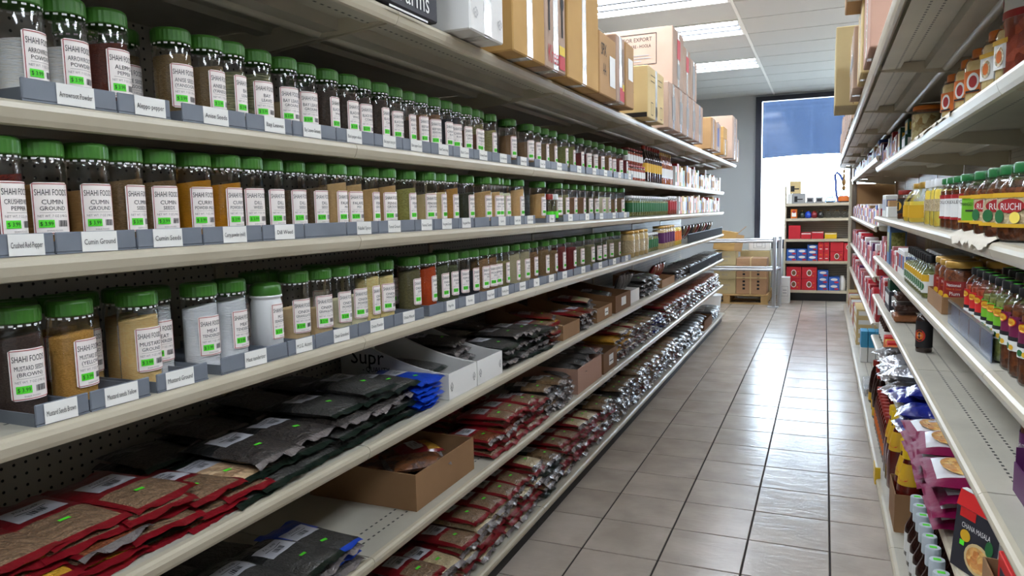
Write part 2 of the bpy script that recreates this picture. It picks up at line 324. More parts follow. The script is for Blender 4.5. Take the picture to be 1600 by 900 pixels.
def unit(name, label, x, y0, side, shelves, top_front, base_front, base_z=.11, back='pegboard', height=1.98):
    flip = side < 0
    t = thing(name, label, 'shelving unit', (x, y0+(S if flip else 0), 0), math.pi if flip else 0, 'gondola shelving units along the aisle')
    bk = cached(('back', back, height), lambda: MB().box(-DEP-.02, -DEP, .034, S-.002, .02, height).mesh('back_panel', [back])); link('back_panel', bk, t)
    upr = cached(('upright', height), lambda: MB().box(-DEP-.03, -DEP+.004, .002, .034, 0, height+.02).mesh('upright', ['enamel'])); link('upright', upr, t)
    kk = cached(('kick', base_front, base_z), lambda: MB().box(base_front-.03, base_front-.018, .001, S-.001, .001, base_z-.006).mesh('kick_plate', ['kick_black'])); link('kick_plate', kk, t)
    bd, bl, _ = shelf_meshes(base_front); b = link('base_deck', bd, t, (base_front, 0, base_z)); link('shelf_lip', bl, b)
    for k, z in enumerate(shelves):
        fr = top_front if k == 0 else 0
        d, l_, br = shelf_meshes(fr); s = link('shelf', d, t, (fr, 0, z)); link('shelf_lip', l_, s)
        for yy in (.008, S-.01): link('bracket', br, s, (0, yy, 0))
    return t
XL, XR = -1.0975, .318
ZL = dict(T=1.835, A=1.527, B=1.297, C=1.037, D=.745, E=.44, F=.105)
YL0 = 1.5596-2*S
for k in range(8):
    unit('shelving_unit', 'almond steel shelving unit with pegboard back on the left, %s from the camera' % nth(k), XL, YL0+k*S, 1, [ZL[q] for q in 'TABCDE'], .135, .02, ZL['F'])
ZR = dict(T=1.835, A=1.588, B=1.268, C=1.01, D=.757, E=.485, F=.085); ZRF = dict(T=1.835, A=1.66, B=1.20, C=.87, D=.56, F=.085)
YR0 = 1.70-2*S
for k in range(9):
    zz = [ZR[q] for q in 'TABCDE'] if k < 5 else [ZRF[q] for q in 'TABCD']
    unit('shelving_unit', 'almond steel shelving unit on the right of the aisle, %s from the camera' % nth(k), XR, YR0+k*S, -1, zz, .163, .056, ZR['F'], 'brown_pegboard' if k > 4 else 'pegboard')
YRE = YR0+9*S
# end panel closing the right run
e = thing('pegboard_partition', 'brown pegboard end panel with slotted post closing the right shelving run', 'partition', (XR, YRE+.02, 0))
link('panel', MB().box(-.0, .52, 0, .02, .02, 1.6).mesh('panel', ['brown_pegboard']), e)
e.children[0].rotation_euler = (0, 0, 0)
link('post', MB().box(-.035, .0, -.01, .03, 0, 1.95, bev=.003).mesh('post', ['enamel']), e)
M('steel_strip', (120, 108, 96), .4, .5)
link('slot_strip', MB().box(.004, .05, -.012, 0, .02, 1.9).mesh('slot_strip', ['steel_strip']), e)
# ================================================================ spice jars on the three upper left shelves
JR, JH, LH = .0355, .176, .027
CONT = dict(arrowroot=((226, 214, 204), (214, 200, 190), 90), aleppo=((70, 26, 18), (104, 48, 30), 300), anise=((92, 74, 48), (136, 112, 76), 330), leaves=((78, 82, 56), (128, 124, 92), 55), baypowder=((148, 128, 92), (158, 138, 102), 200),
    pepper=((34, 28, 26), (82, 66, 54), 300), beef=((110, 78, 52), (140, 104, 74), 330), black=((22, 24, 28), (40, 40, 46), 300), cinnamon=((100, 66, 46), (112, 76, 54), 200), pods=((106, 100, 58), (150, 142, 92), 110), brownpowder=((120, 92, 62), (130, 102, 72), 200),
    salt=((120, 92, 64), (150, 122, 92), 330), greenseed=((84, 88, 44), (134, 134, 80), 240), redpepper=((60, 14, 12), (120, 40, 20), 260), cuminpowder=((134, 98, 54), (146, 110, 64), 200), cuminseed=((92, 70, 42), (136, 108, 72), 300), curry=((170, 112, 16), (184, 126, 26), 200),
    dillweed=((44, 48, 36), (74, 76, 56), 280), dillseed=((70, 54, 38), (118, 96, 66), 300), falafel=((176, 142, 92), (192, 160, 110), 300), fennelpowder=((168, 132, 80), (180, 146, 94), 200), fennelseed=((112, 108, 50), (160, 154, 86), 230), fenugreek=((196, 172, 120), (204, 182, 134), 200), fenseed=((150, 104, 42), (176, 132, 66), 260),
    garlic=((184, 146, 92), (206, 172, 120), 260), garlicpowder=((190, 152, 102), (198, 162, 112), 200), ginger=((170, 134, 84), (180, 146, 96), 200), brownmustard=((44, 32, 28), (78, 60, 50), 420), yellowmustard=((160, 112, 44), (206, 158, 84), 420), mustardpowder=((202, 166, 108), (212, 178, 122), 160),
    whitepowder=((250, 250, 250), (246, 246, 246), 100), oniongran=((204, 168, 122), (216, 184, 140), 300), onionpowder=((218, 192, 154), (224, 200, 164), 160), onionminced=((196, 160, 96), (226, 198, 140), 200), oregano=((76, 72, 44), (112, 104, 70), 240), paprika=((150, 52, 16), (166, 66, 22), 200), parsley=((48, 56, 34), (84, 90, 58), 220),
    pickling=((76, 56, 40), (150, 112, 70), 200), peppermix=((84, 60, 50), (150, 110, 96), 260), rosemary=((98, 92, 56), (136, 128, 84), 230), sage=((150, 140, 108), (164, 154, 122), 200), sesame=((214, 196, 156), (228, 212, 176), 420), sumac=((92, 26, 26), (112, 40, 36), 240), turmeric=((196, 130, 16), (204, 140, 22), 200), thyme=((96, 92, 62), (132, 126, 90), 240), zaatar=((98, 96, 56), (132, 128, 80), 260))
def jar_parts():
    b = MB().lathe([(JR-.004, 0), (JR, .004), (JR, JH-LH-.012), (JR-.002, JH-LH-.006), (JR-.004, JH-LH), (JR-.004, JH-LH+.006)], 28, cap=False)
    b.lathe([(.002, 0), (JR-.004, 0)], 28, cap=False)
    lid = MB().lathe([(JR-.001, JH-LH), (JR+.0005, JH-LH+.002), (JR+.0005, JH-.006)], 56, rib=.008, cap=False, smooth=False)
    lid.lathe([(JR+.0005, JH-.006), (JR-.001, JH-.002), (JR-.004, JH), (JR-.006, JH), (JR-.0075, JH-.0015), (.001, JH-.0015)], 28, cap=False)
    ring = MB()
    for k in range(0, 36, 2):
        a0, a1 = 2*math.pi*k/36, 2*math.pi*(k+1.1)/36; r_ = JR-.0005
        ring.add([(r_*math.cos(a0), r_*math.sin(a0), JH-LH-.0045), (r_*math.cos(a1), r_*math.sin(a1), JH-LH-.0045), (r_*math.cos(a1), r_*math.sin(a1), JH-LH-.0015), (r_*math.cos(a0), r_*math.sin(a0), JH-LH-.0015)], [(0, 1, 2, 3)])
    co = MB(); n = 26; R = JR-.0022; top = [(1+.035*math.sin(2*math.pi*k/n+.6)) for k in range(n)]
    co.add([(R*math.cos(2*math.pi*k/n), R*math.sin(2*math.pi*k/n), .004) for k in range(n)]+[(R*math.cos(2*math.pi*k/n), R*math.sin(2*math.pi*k/n), top[k]) for k in range(n)]+[(0, 0, 1.0)],
           [[k, (k+1) % n, n+(k+1) % n, n+k] for k in range(n)]+[[n+k, n+(k+1) % n, 2*n] for k in range(n)], 0, True)
    return b.mesh('body', ['clear_plastic']), lid.mesh('lid', ['lid_green']), ring.mesh('neck_ring', ['white']), co
JB, JL, JN, JC = jar_parts()
def content(k):
    def mk():
        c1, c2, s = CONT[k]; grain('fill_'+k, c1, c2, s); me = JC.mesh('contents', ['fill_'+k]); return me
    return cached(('cont', k), mk)
def cyl(R, zc): return lambda u, v: (R*math.cos(u/R), R*math.sin(u/R), zc+v)
LW, LHH, LZ = .0295, .041, .068
def label_mesh():
    mb = MB(); S_ = cyl(JR+.0007, LZ); n = 12
    pts = [(-LW+.004, -LHH), (-LW, -LHH+.004), (-LW, LHH-.004), (-LW+.004, LHH)]
    us = [-LW+2*LW*k/n for k in range(n+1)]
    e = lambda u: LHH-(.003 if abs(abs(u)-LW) < 1e-6 else 0)
    mb.add([S_(u, -e(u)) for u in us]+[S_(u, e(u)) for u in us], [[k, k+1, n+2+k, n+1+k] for k in range(n)], 0, True)
    return mb.mesh('label', ['paper'])
LABEL = label_mesh()
def sticker_mesh():
    mb = art(MB(), [('r', 0, -.0225, -.0295, -.0005, -.0175)], cyl(JR+.0014, LZ)); return art(mb, [('t', 1, '$ 3.99', -.0115, -.0235, .018, .0062)], cyl(JR+.0017, LZ)).mesh('price_sticker', ['sticker', 'ink'])
STICK = sticker_mesh()
def print_mesh(l1, l2, full=True):
    def mk():
        S_ = cyl(JR+.0012, LZ)
        it = [('f', 1, -LW+.0018, -LHH+.0018, LW-.0018, LHH-.0018, .0011), ('t', 0, 'SHAHI FOODS', 0, .0255, .050, .0095), ('t', 0, l1, 0, .0105, .045, .0072)]
        if l2: it.append(('t', 0, l2, 0, .0005, .045, .0062))
        it += [('r', 2, -.02, -.0062, .022, -.0057), ('t', 2, 'NET WT. 7 OZ (198 G)', 0, -.0115, .046, .0038)]+barcode(0, .006, -.0285, .0225, -.0185)+[('t', 2, 'SHAHI FOODS', 0, -.0345, .04, .0026)]
        return art(MB(), it, S_).mesh('lettering', ['ink', 'red_ink', 'grey_ink'])
    return cached(('print', l1, l2), mk)
# white opaque shaker jar
def white_jar():
    b = MB().lathe([(JR-.006, 0), (JR-.001, .003), (JR-.001, .112), (JR-.003, .118), (JR-.003, .122), (JR+.001, .124), (JR+.001, .128), (JR-.008, .132)], 28).mesh('body', ['white'])
    l_ = MB().lathe([(JR-.001, .128), (JR, .13), (JR-.001, .148), (JR-.003, .152)], 40, rib=.006).lathe([(JR-.003, .152), (JR-.012, .157), (.001, .158)], 28, cap=False).mesh('lid', ['lid_green']); return b, l_
WB, WL = white_jar()
# rows: product name line 1, line 2, contents, fill share, photo edge of each jar, tag text, options
ROWS = {
 'A': dict(z=ZL['A'], x=-1.152, py=120, word='upper', items=[
  ('ARROWROOT', 'POWDER', 'arrowroot', .72, (77, 140), 'Arrowroot Powder'), ('ALEPPO', 'PEPPER', 'aleppo', .9, (205,), 'Aleppo pepper'), ('ANISE SEEDS', '(YANSOON)', 'anise', .9, (305, 350), 'Anise Seeds'), ('BAY', 'LEAVES', 'leaves', .9, (382, 425), 'Bay Leaves'),
  ('BAY LEAVES', 'GROUND', 'baypowder', .62, (465, 495), 'Bay Leaves Ground'), ('BLACK PEPPER', 'WHOLE', 'pepper', .92, (529, 558), 'Black pepper whole'), ('BLACK PEPPER', 'COARSE', 'pepper', .9, (580, 604), 'Black pepper coarse grind'), ('BLACK PEPPER', 'GROUND', 'pepper', .7, (629, 650), 'Black pepper Ground'),
  ('BEEF BURGER', 'SEASONING', 'beef', .85, (666, 686), 'Beef Seasoning'), ('CARAWAY', 'BLACK', 'black', .9, (704, 712), 'Black Cumin'), ('CARAWAY', 'GROUND', 'cinnamon', .7, (735, 743), 'Caraway Ground'), ('CARDAMOM', 'GREEN', 'pods', .9, (756, 776), 'Cardamom'), ('CARDAMOM', 'GROUND', 'brownpowder', .88, (805,), 'Cardamom Ground'),
  ('CELERY', 'SALT', 'salt', .8, (832, 845), 'Celery Salt'), ('CELERY', 'SEEDS', 'anise', .85, (857, 870), 'Celery Seeds'), ('CHIVES', 'DRIED', 'greenseed', .9, (887, 899), 'Chives'), ('CHILI', 'POWDER', 'sumac', .8, (912, 924), 'Chili Powder'), ('CINNAMON', 'GROUND', 'cinnamon', .8, (933, 944), 'Cinnamon'), ('CLOVES', 'WHOLE', 'pickling', .85, (955, 963), 'Cloves'), ('CORIANDER', 'SEEDS', 'sumac', .85, (972, 980), 'Coriander')]),
 'B': dict(z=ZL['B'], x=-1.152, py=310, word='middle', items=[
  ('CRUSHED RED', 'PEPPER', 'redpepper', .9, (37,), 'Crushed Red Pepper'), ('CUMIN', 'GROUND', 'cuminpowder', .78, (107, 172), 'Cumin Ground'), ('CUMIN', 'SEEDS', 'cuminseed', .85, (229, 277), 'Cumin Seeds'), ('CURRY', 'POWDER (MILD)', 'curry', .86, (336, 372), 'Curry powder (mild)'), ('DILL', 'WEED', 'dillweed', .8, (411, 438), 'Dill Weed'), ('DILL', 'SEEDS', 'dillseed', .85, (481, 515), ''),
  ('FALAFEL', 'MIX', 'falafel', .9, (541, 567), 'Falafel Spice'), ('FENNEL', 'GROUND', 'fennelpowder', .9, (596, 617), 'Fennel Ground'), ('FENNEL', 'SEEDS', 'fennelseed', .88, (651,), 'Fennel Seeds'), ('FENUGREEK', 'GROUND', 'fenugreek', .82, (680, 695), 'Fenugreek Ground'), ('FENUGREEK', 'WHOLE', 'fenseed', .9, (716,), 'Fenugreek Whole'), ('FENUGREEK', 'LEAVES', 'dillweed', .8, (742,), ''),
  ('GARLIC', 'GRANULES', 'garlic', .85, (767, 781), 'Garlic'), ('GARLIC', 'SALT', 'sesame', .85, (788, 796), 'Garlic Salt'), ('GARLIC', 'POWDER', 'garlicpowder', .96, (818,), 'Garlic Powder'), ('GINGER', 'GROUND', 'ginger', .9, (852,), 'Ginger'), ('ITALIAN', 'SEASONING', 'rosemary', .85, (878, 891), 'Italian'), ('JERK', 'SEASONING', 'beef', .8, (903, 915), 'Jerk'), ('LEMON', 'PEPPER', 'oregano', .85, (928, 937), 'Lemon Pepper'), ('LEMON', 'SALT', 'sesame', .8, (946, 955), 'Lemon Salt'), ('LIME', 'GROUND', 'cuminseed', .8, (964, 975), 'Lime')]),
 'C': dict(z=ZL['C'], x=-1.185, py=520, word='lower', items=[
  ('MUSTARD SEEDS', '(BROWN)', 'brownmustard', .92, (69,), 'Mustard Seeds Brown'), ('MUSTARD SEEDS', '(YELLOW)', 'yellowmustard', .85, (147,), 'Mustard seeds Yellow'), ('MUSTARD', 'GROUND', 'mustardpowder', .9, (248,), 'Mustard Ground'), ('MEAT', 'TENDERIZER', 'whitepowder', .97, (344, 389), 'Meat tenderizer'), ('M.S.G.', 'SEASONING', '', .9, (445,), 'M.S.G. Accent'), ('ONION', 'GRANULATED', 'oniongran', .6, (487, 520), 'Onion Granulated'),
  ('ONION', 'POWDER', 'onionpowder', .62, (551, 579), 'Onion Powder'), ('ONION', 'MINCED', 'onionminced', .95, (599, 621), 'Onion Minced'), ('OREGANO', 'LEAVES', 'oregano', .95, (661,), ''), ('PAPRIKA', 'SWEET', 'paprika', .95, (684,), 'Paprika'), ('PARSLEY', 'FLAKES', 'parsley', .95, (706, 720), 'Parsley'), ('POPPY SEEDS', 'BLUE', 'black', .7, (737, 746), 'Poppy Seeds'), ('PICKLING', 'SPICE', 'pickling', .95, (766, 776), 'Pickling Spice'), ('PEPPERCORN', 'MIX', 'rosemary', .8, (787, 797), 'Rosemary'),
  ('SAGE', 'GROUND', 'sage', .95, (815, 829), 'Sage'), ('SUMAC', 'GROUND', 'pickling', .9, (844,), 'Sesame'), ('SAVORY', 'GROUND', 'cuminseed', .9, (860, 872), 'Savory'), ('SUMAC', '', 'sumac', .9, (886, 901), 'Sumac'), ('TARRAGON', '', 'thyme', .85, (916, 930), 'Tarragon'), ('THYME', 'LEAVES', 'parsley', .85, (941, 950), 'Thyme'), ('ZAATAR', '', 'thyme', .9, (961, 970), 'Zaatar')]),
}
def jar(lab, l1, l2, cont, fill, x, y, z, rz, far, white=False, big=False):
    t = thing('spice_jar', lab, 'jar', (x, y, z), rz, 'green-lidded spice jars')
    if white:
        link('body', WB, t); link('lid', WL, t)
    else:
        link('body', JB, t); link('lid', JL, t); link('contents', content(cont), t, (0, 0, 0), 0, (1, 1, fill*(JH-LH-.012)))
        if not far: link('neck_ring', JN, t)
    lb = link('label', LABEL, t); link('lettering', print_mesh(l1, l2), lb); link('price_sticker', STICK, lb)
    return t
TRW = .003
def tray(lab, text, y0, y1, xf, z, depth=.30):
    t = thing('shelf_tray', lab, 'tray', (xf, (y0+y1)/2, z), 0, 'grey plastic jar trays'); hw = (y1-y0)/2
    mb = MB().box(-depth, 0, -hw, hw, 0, .0025).box(-.004, 0, -hw, hw, .0025, .034, bev=.0015).box(-depth, -.004, -hw, -hw+.002, .0025, .02).box(-depth, -.004, hw-.002, hw, .0025, .02)
    link('tray_body', mb.mesh('tray_body', ['grey_plastic']), t)
    if text:
        w_ = min(.032, hw*.62); off = rnd.uniform(-.2, .2)*hw
        pt = lambda u, v: (.0012+.0003*math.sin(u*200), off+u, .017+v)
        tg = link('name_tag', MB().add([pt(-w_, -.0155), pt(w_, -.0165), pt(w_, .016), pt(-w_, .0165)], [(0, 1, 2, 3)]).mesh('name_tag', ['tag_paper']), t)
        link('lettering', art(MB(), [('t', 0, text, 0, 0, w_*1.75, .0085)], lambda u, v: (.002, off+u, .017+v)).mesh('lettering', ['ink']), tg)
    return t
COMM = []
for rk, R in ROWS.items():
    ntray = 0; prevend = None
    for (l1, l2, cont, fill, edges, tagt) in R['items']:
        ys = []
        for i, e in enumerate(edges):
            white = cont == ''
            y = tang(e, R['py'], R['x'], JR); ys.append(y)
        if len(ys) > 1 and ys[1]-ys[0] < 2*JR+.002: ys[1] = ys[0]+2*JR+.002
        for i, y in enumerate(ys):
            nm = (l1+' '+l2).strip().lower().replace('(', '').replace(')', '').replace('.', '')
            lab = '%s %s with green lid, %s%s jar shelf' % ('white shaker of' if white else 'spice jar of', nm, ('nearer of two, ' if i == 0 else 'farther of two, ') if len(ys) > 1 else 'front line of ', R['word'])
            jar(lab, l1, l2, cont, min(.97, fill+rnd.uniform(-.06, .04)), R['x']+rnd.uniform(-.006, .004), y, R['z']+.003, math.radians(rnd.uniform(-14, 20)), e > 760, white)
        R.setdefault('ys', []).append((ys, l1, l2, cont, fill, white, edges))
        a, b = min(ys)-.043, max(ys)+.043
        if b-a < .09: b = a+.088
        if prevend is not None and a < prevend+.003: a = prevend+.003
        b = max(b, a+.06); prevend = b
        R.setdefault('trays', []).append((a, b, tagt, l1, l2)); ntray += 1
for rk, R in ROWS.items():
    tr = R['trays']
    for k, (a, b, tagt, l1, l2) in enumerate(tr):
        if k+1 < len(tr) and tr[k+1][0] > b: b = min(b+.03, tr[k+1][0]-.003)
        lab = 'grey tray with white tag reading %s, %s jar shelf' % (tagt, R['word']) if tagt else 'untagged grey tray under the %s jars, %s jar shelf' % ((l1+' '+l2).lower(), R['word'])
        tray(lab, tagt, a, b, XL+.004, R['z'], .32)
# jars standing in the second line, seen between the front ones
BACK = [('A', 1, .10, .02), ('A', 2, .09, -.045), ('B', 4, .085, .02), ('B', 5, .085, -.05), ('C', 0, .085, .05), ('C', 1, .08, .03), ('C', 2, .09, -.05), ('C', 2, .078, .035), ('C', 3, .045, -.079), ('C', 4, .085, -.02), ('C', 4, .085, .055), ('C', 5, .085, .0), ('C', 6, .085, .02), ('C', 8, .085, .0), ('A', 5, .085, .0), ('A', 7, .085, .0), ('B', 7, .085, .0), ('B', 8, .085, .0), ('B', 13, .085, .0), ('C', 11, .085, .03)]
seen = {}
for rk, k, dx, dy in BACK:
    R = ROWS[rk]; ys, l1, l2, cont, fill, white, ed = R['ys'][k]; n = seen.get((rk, k), 0); seen[(rk, k)] = n+1
    nm = (l1+' '+l2).lower().replace('(', '').replace(')', '').replace('.', '')
    jar('%s jar standing %s behind the front %s, %s jar shelf' % (nm, 'right' if n == 0 else 'farther', 'shaker' if white else 'jars', R['word']), l1, l2, cont or 'whitepowder', fill, R['x']-dx, ys[0]+dy, R['z']+.003, math.radians(rnd.uniform(-25, 5)), ed[0] > 500, white and n == 0)

for k, (px, lm) in enumerate(((864, 'lid_red'), (872, 'lid_white'))):
    d_ = dict(prof=[(.018, 0), (.02, .004), (.02, .095), (.017, .1)], mat='clear_plastic', fill=('fill_mustardpowder', .09), lid=(.0205, .098, .122, lm), label=(.02, .015, .045, 'sticker'), seg=16)
    SMALL = globals().setdefault('SMALL', []); SMALL.append((px, lm, d_))
# ================================================================ generic cartons, bottles and bags
def plane_fn(o, ux, uy, n=.0008):      # flat surface: origin, u axis, v axis
    o, ux, uy = Vector(o), Vector(ux), Vector(uy); nn = ux.cross(uy).normalized()*n
    return lambda u, v: tuple(o+ux*u+uy*v+nn)
def carton(name, label, x0, x1, y0, y1, z0, z1, board, side=1, tape='packing_tape', art_front=None, art_near=None, amats=(), group='cartons on top of the shelving', rz=0, flaps=True, cat='box', tape_vert=True):
    cx, cy = (x0+x1)/2, (y0+y1)/2; hx, hy, h = (x1-x0)/2, (y1-y0)/2, z1-z0
    t = thing(name, label, cat, (cx, cy, z0), rz, group)
    link('carton_body', MB().box(-hx, hx, -hy, hy, 0, h, bev=min(.004, h*.05)).mesh('carton_body', [board]), t)
    fx = hx if side > 0 else -hx; sx = 1 if side > 0 else -1
    if tape:
        mb = MB()
        if tape_vert: mb.box(fx-.0012, fx+.0012, -.024, .024, .004, h-.002)
        mb.box(-hx+.003, hx-.003, -.024, .024, h-.001, h+.0012).box(-hx+.003, hx-.003, -.024, .024, -.0008, .001)
        link('tape', mb.mesh('tape', [tape]), t)
    if art_front:
        S_ = plane_fn((fx, 0, h/2), (0, sx, 0), (0, 0, 1), .0022); link('print', art(MB(), art_front, S_).mesh('print', list(amats)), t)
    if art_near:
        S_ = plane_fn((0, -hy, h/2), (1, 0, 0), (0, 0, 1), .0016); link('print', art(MB(), art_near, S_).mesh('print', list(amats)), t)
    return t
def bottle_meshes(key, sp):
    def mk():
        d = {}; sq = sp.get('sq', 0); seg = sp.get('seg', 20)
        d['body'] = MB().lathe(sp['prof'], seg, sq=sq).mesh('body', [sp['mat']])
        if 'fill' in sp:
            fp = [(max(.001, r-.0022), z) for r, z in sp['prof'] if z <= sp['fill'][1]]; fp = [(fp[0][0], .003)]+fp[1:]
            d['contents'] = MB().lathe(fp, seg, sq=sq).mesh('contents', [sp['fill'][0]])
        if 'lid' in sp:
            r, z0, z1, mt = sp['lid'][:4]; d['lid'] = MB().lathe([(r*.985, z0), (r, z0+.002), (r, z1-.003), (r*.94, z1)], 28, rib=.006).mesh('lid', [mt])
            if len(sp['lid']) > 4: d['price_sticker'] = MB().box(-.010, .010, -.007, .007, z1, z1+.0006).mesh('price_sticker', ['sticker'])
        if 'label' in sp:
            r, z0, z1, mt = sp['label'][:4]
            d['label'] = MB().lathe([(r+.0008, z0), (r+.0008, z1)], seg*2 if sq else seg, sq=sq, cap=False).mesh('label', [mt])
            its = sp.get('art')
            if its:
                if sq: S_ = plane_fn((r+.0014, 0, (z0+z1)/2), (0, 1, 0), (0, 0, 1), .0005)
                else: S_ = cyl(r+.0016, (z0+z1)/2)
                d['lettering'] = art(MB(), its, S_).mesh('lettering', sp['amats'])
        return d
    return cached(('bottle', key), mk)
def bottle(name, label, cat, key, sp, loc, rz=0, group=None, scale=None):
    d = bottle_meshes(key, sp); t = thing(name, label, cat, loc, rz, group); lb = None
    if scale: t.scale = (scale, scale, scale)
    for k in ('body', 'contents', 'lid', 'label'):
        if k in d:
            o = link(k, d[k], t)
            if k == 'label': lb = o
    if 'lettering' in d: link('lettering', d['lettering'], lb)
    if 'price_sticker' in d: link('price_sticker', d['price_sticker'], t)
    return t
# --- pillow bags
def crinkle(mt):                       # creased film over the contents
    n = mt.node_tree.nodes; l = mt.node_tree.links; tc = n.new('ShaderNodeTexCoord'); t = n.new('ShaderNodeTexNoise'); t.inputs['Scale'].default_value = 26; t.inputs['Detail'].default_value = 5; t.inputs['Distortion'].default_value = 1.5
    l.new(tc.outputs['Object'], t.inputs['Vector']); bp = n.new('ShaderNodeBump'); bp.inputs['Strength'].default_value = .8; bp.inputs['Distance'].default_value = .012; l.new(t.outputs['Fac'], bp.inputs['Height']); l.new(bp.outputs[0], n['Principled BSDF'].inputs['Coat Normal'])
    old = [x for x in n if x.type == 'BUMP' and x is not bp and x != bp]
    if old: l.new(bp.outputs[0], old[0].inputs['Normal'])
M('foil_red', (126, 22, 30), .28, coat=.5, bump=(55, .5, .004)); M('foil_black', (34, 35, 35), .3, coat=.8, bump=(26, 1.0, .014)); M('foil_green', (24, 36, 28), .28, coat=.5, bump=(55, .5, .004)); M('foil_blue', (24, 70, 190), .28, coat=.5, bump=(55, .5, .004))
M('foil_magenta', (120, 12, 62), .5, spec=.15, bump=(40, .4, .004)); M('foil_white', (206, 204, 208), .35, coat=.3, bump=(40, .4, .004)); M('foil_silver', (190, 192, 200), .22, .7, bump=(45, .9, .006)); M('foil_navy', (24, 36, 130), .22, coat=.6, bump=(45, .7, .006))
M('seal_film', (128, 120, 118), .25, .15, coat=.7, bump=(70, 1.0, .006)); M('bag_label', (190, 190, 196), .5)
for k, (a, b, s) in dict(tan=((96, 76, 58), (122, 98, 76), 240), yellow=((160, 118, 34), (176, 132, 46), 200), brown=((84, 66, 46), (116, 92, 64), 240), cream=((150, 134, 104), (168, 152, 120), 200), grey=((46, 46, 44), (64, 62, 60), 260), dark=((36, 34, 34), (64, 58, 54), 260), nuts=((150, 120, 92), (196, 168, 134), 60), rust=((84, 44, 26), (112, 62, 38), 200), sticks=((58, 34, 22), (112, 70, 42), 40), paratha=((176, 110, 56), (222, 172, 104), 60)).items():
    MATS_B = grain('bag_'+k, a, b, s, .4); crinkle(MATS_B); MATS_B.node_tree.nodes['Principled BSDF'].inputs['Coat Weight'].default_value = .9; MATS_B.node_tree.nodes['Principled BSDF'].inputs['Coat Roughness'].default_value = .2
KIND = dict(red=('foil_red', 'bag_tan', 'foil_red'), redyellow=('foil_red', 'bag_yellow', 'foil_red'), redcream=('foil_red', 'bag_cream', 'seal_film'), black=('foil_black', 'bag_grey', 'foil_green'), blackd=('foil_black', 'bag_dark', 'seal_film'), green=('foil_green', 'bag_nuts', 'foil_green'), blue=('foil_blue', 'bag_grey', 'foil_blue'), allblue=('foil_blue', 'foil_blue', 'foil_blue'), brown=('foil_black', 'bag_brown', 'seal_film'), yellow=('bag_yellow', 'bag_yellow', 'seal_film'), rust=('foil_red', 'bag_rust', 'seal_film'), cream=('bag_cream', 'bag_cream', 'seal_film'), navy=('foil_navy', 'foil_navy', 'foil_silver'), silver=('foil_silver', 'foil_silver', 'foil_silver'), paratha=('foil_magenta', 'foil_white', 'foil_magenta'), clear=('seal_film', 'bag_grey', 'seal_film'), sticks=('bag_sticks', 'bag_sticks', 'seal_film'))
LOOK = dict(red='red and tan spice bag', redyellow='red bag of yellow powder', redcream='red and cream spice bag', black='charcoal foil spice bag', blackd='black clear-ended spice bag', green='dark green bag of nuts', blue='blue and grey spice bag', allblue='bright blue foil bag', brown='brown clear-ended seed bag', yellow='yellow lentil bag', rust='rust-red clear-ended spice bag', cream='cream powder bag', navy='navy blue snack bag', silver='silver snack bag', paratha='magenta and white flatbread bag', clear='clear bag of dried herbs', sticks='clear bag of cinnamon sticks')
def bag_surface(L, W, Th, seed, amp=1.):
    r = random.Random(seed); ph = [r.uniform(0, 6) for _ in range(6)]
    def H(u, v):                        # u, v in -1..1 ; half thickness
        e = max(0, 1-abs(u/.9)**3.2); f = max(0, 1-abs(v)**2.6)
        return Th*.5*(e*f)**.75*(1+.16*math.sin(3*u+ph[0])*math.sin(2.2*v+ph[5])+.10*math.sin(5*v+ph[1])+.05*math.sin(11*u+6*v+ph[2])+.04*math.sin(13*v-7*u+ph[3]))
    def mid(u, v):
        s = max(0, abs(u)-.86)/.14
        return s*amp*(.0055*math.sin(4.1*v+ph[2])+.004*math.sin(8.7*v+ph[3])+.002*math.sin(19*v+ph[4]))-.005*s*(1 if u > 0 else .5)
    return H, mid
def bag_mesh(kind, L, W, Th, seed):
    def mk():
        H, mid = bag_surface(L, W, Th, seed, 1. if 'film' in KIND[kind][2] else .5); nu, nv = 18, 12; us = [-1, -.95, -.88]+[-.8+1.6*k/(nu-6) for k in range(nu-5)]+[.88, .95, 1]
        nu = len(us)-1; mb = MB(); grid = {}
        for sgn in (1, -1):
            vs = []
            for i in range(nu+1):
                for j in range(nv+1):
                    u, v = us[i], -1+2*j/nv; pinch = 1-.06*max(0, 1-abs(u/.9)**2)*(abs(v) > .9)
                    vs.append((u*L/2, v*W/2*pinch, mid(u, v)+sgn*H(u, v)))
            top = {}
            for i in range(nu):
                for j in range(nv):
                    u = (us[i]+us[i+1])/2; v = -1+2*(j+.5)/nv; a = i*(nv+1)+j; q = [a, a+nv+1, a+nv+2, a+1]
                    if kind in ('red', 'redyellow', 'redcream', 'rust'): mi = 2 if abs(u) > .87 else (0 if (u < .08 or abs(v) > .8) else 1)
                    elif kind in ('black', 'blackd', 'brown', 'blue', 'green', 'clear'): mi = 2 if abs(u) > .87 else (0 if u < -.12 else 1)
                    elif kind == 'paratha': mi = 2 if abs(u) > .8 or (abs(v) > .72) or u < -.45 else 1
                    else: mi = 2 if abs(u) > .87 else 0
                    top.setdefault(mi, []).append(q if sgn > 0 else q[::-1])
            for mi, fs in top.items(): mb.add(vs, fs, mi, True)
        return mb.mesh('pouch', list(KIND[kind]))
    return cached(('bag', kind, L, W, Th, seed % 3), mk)
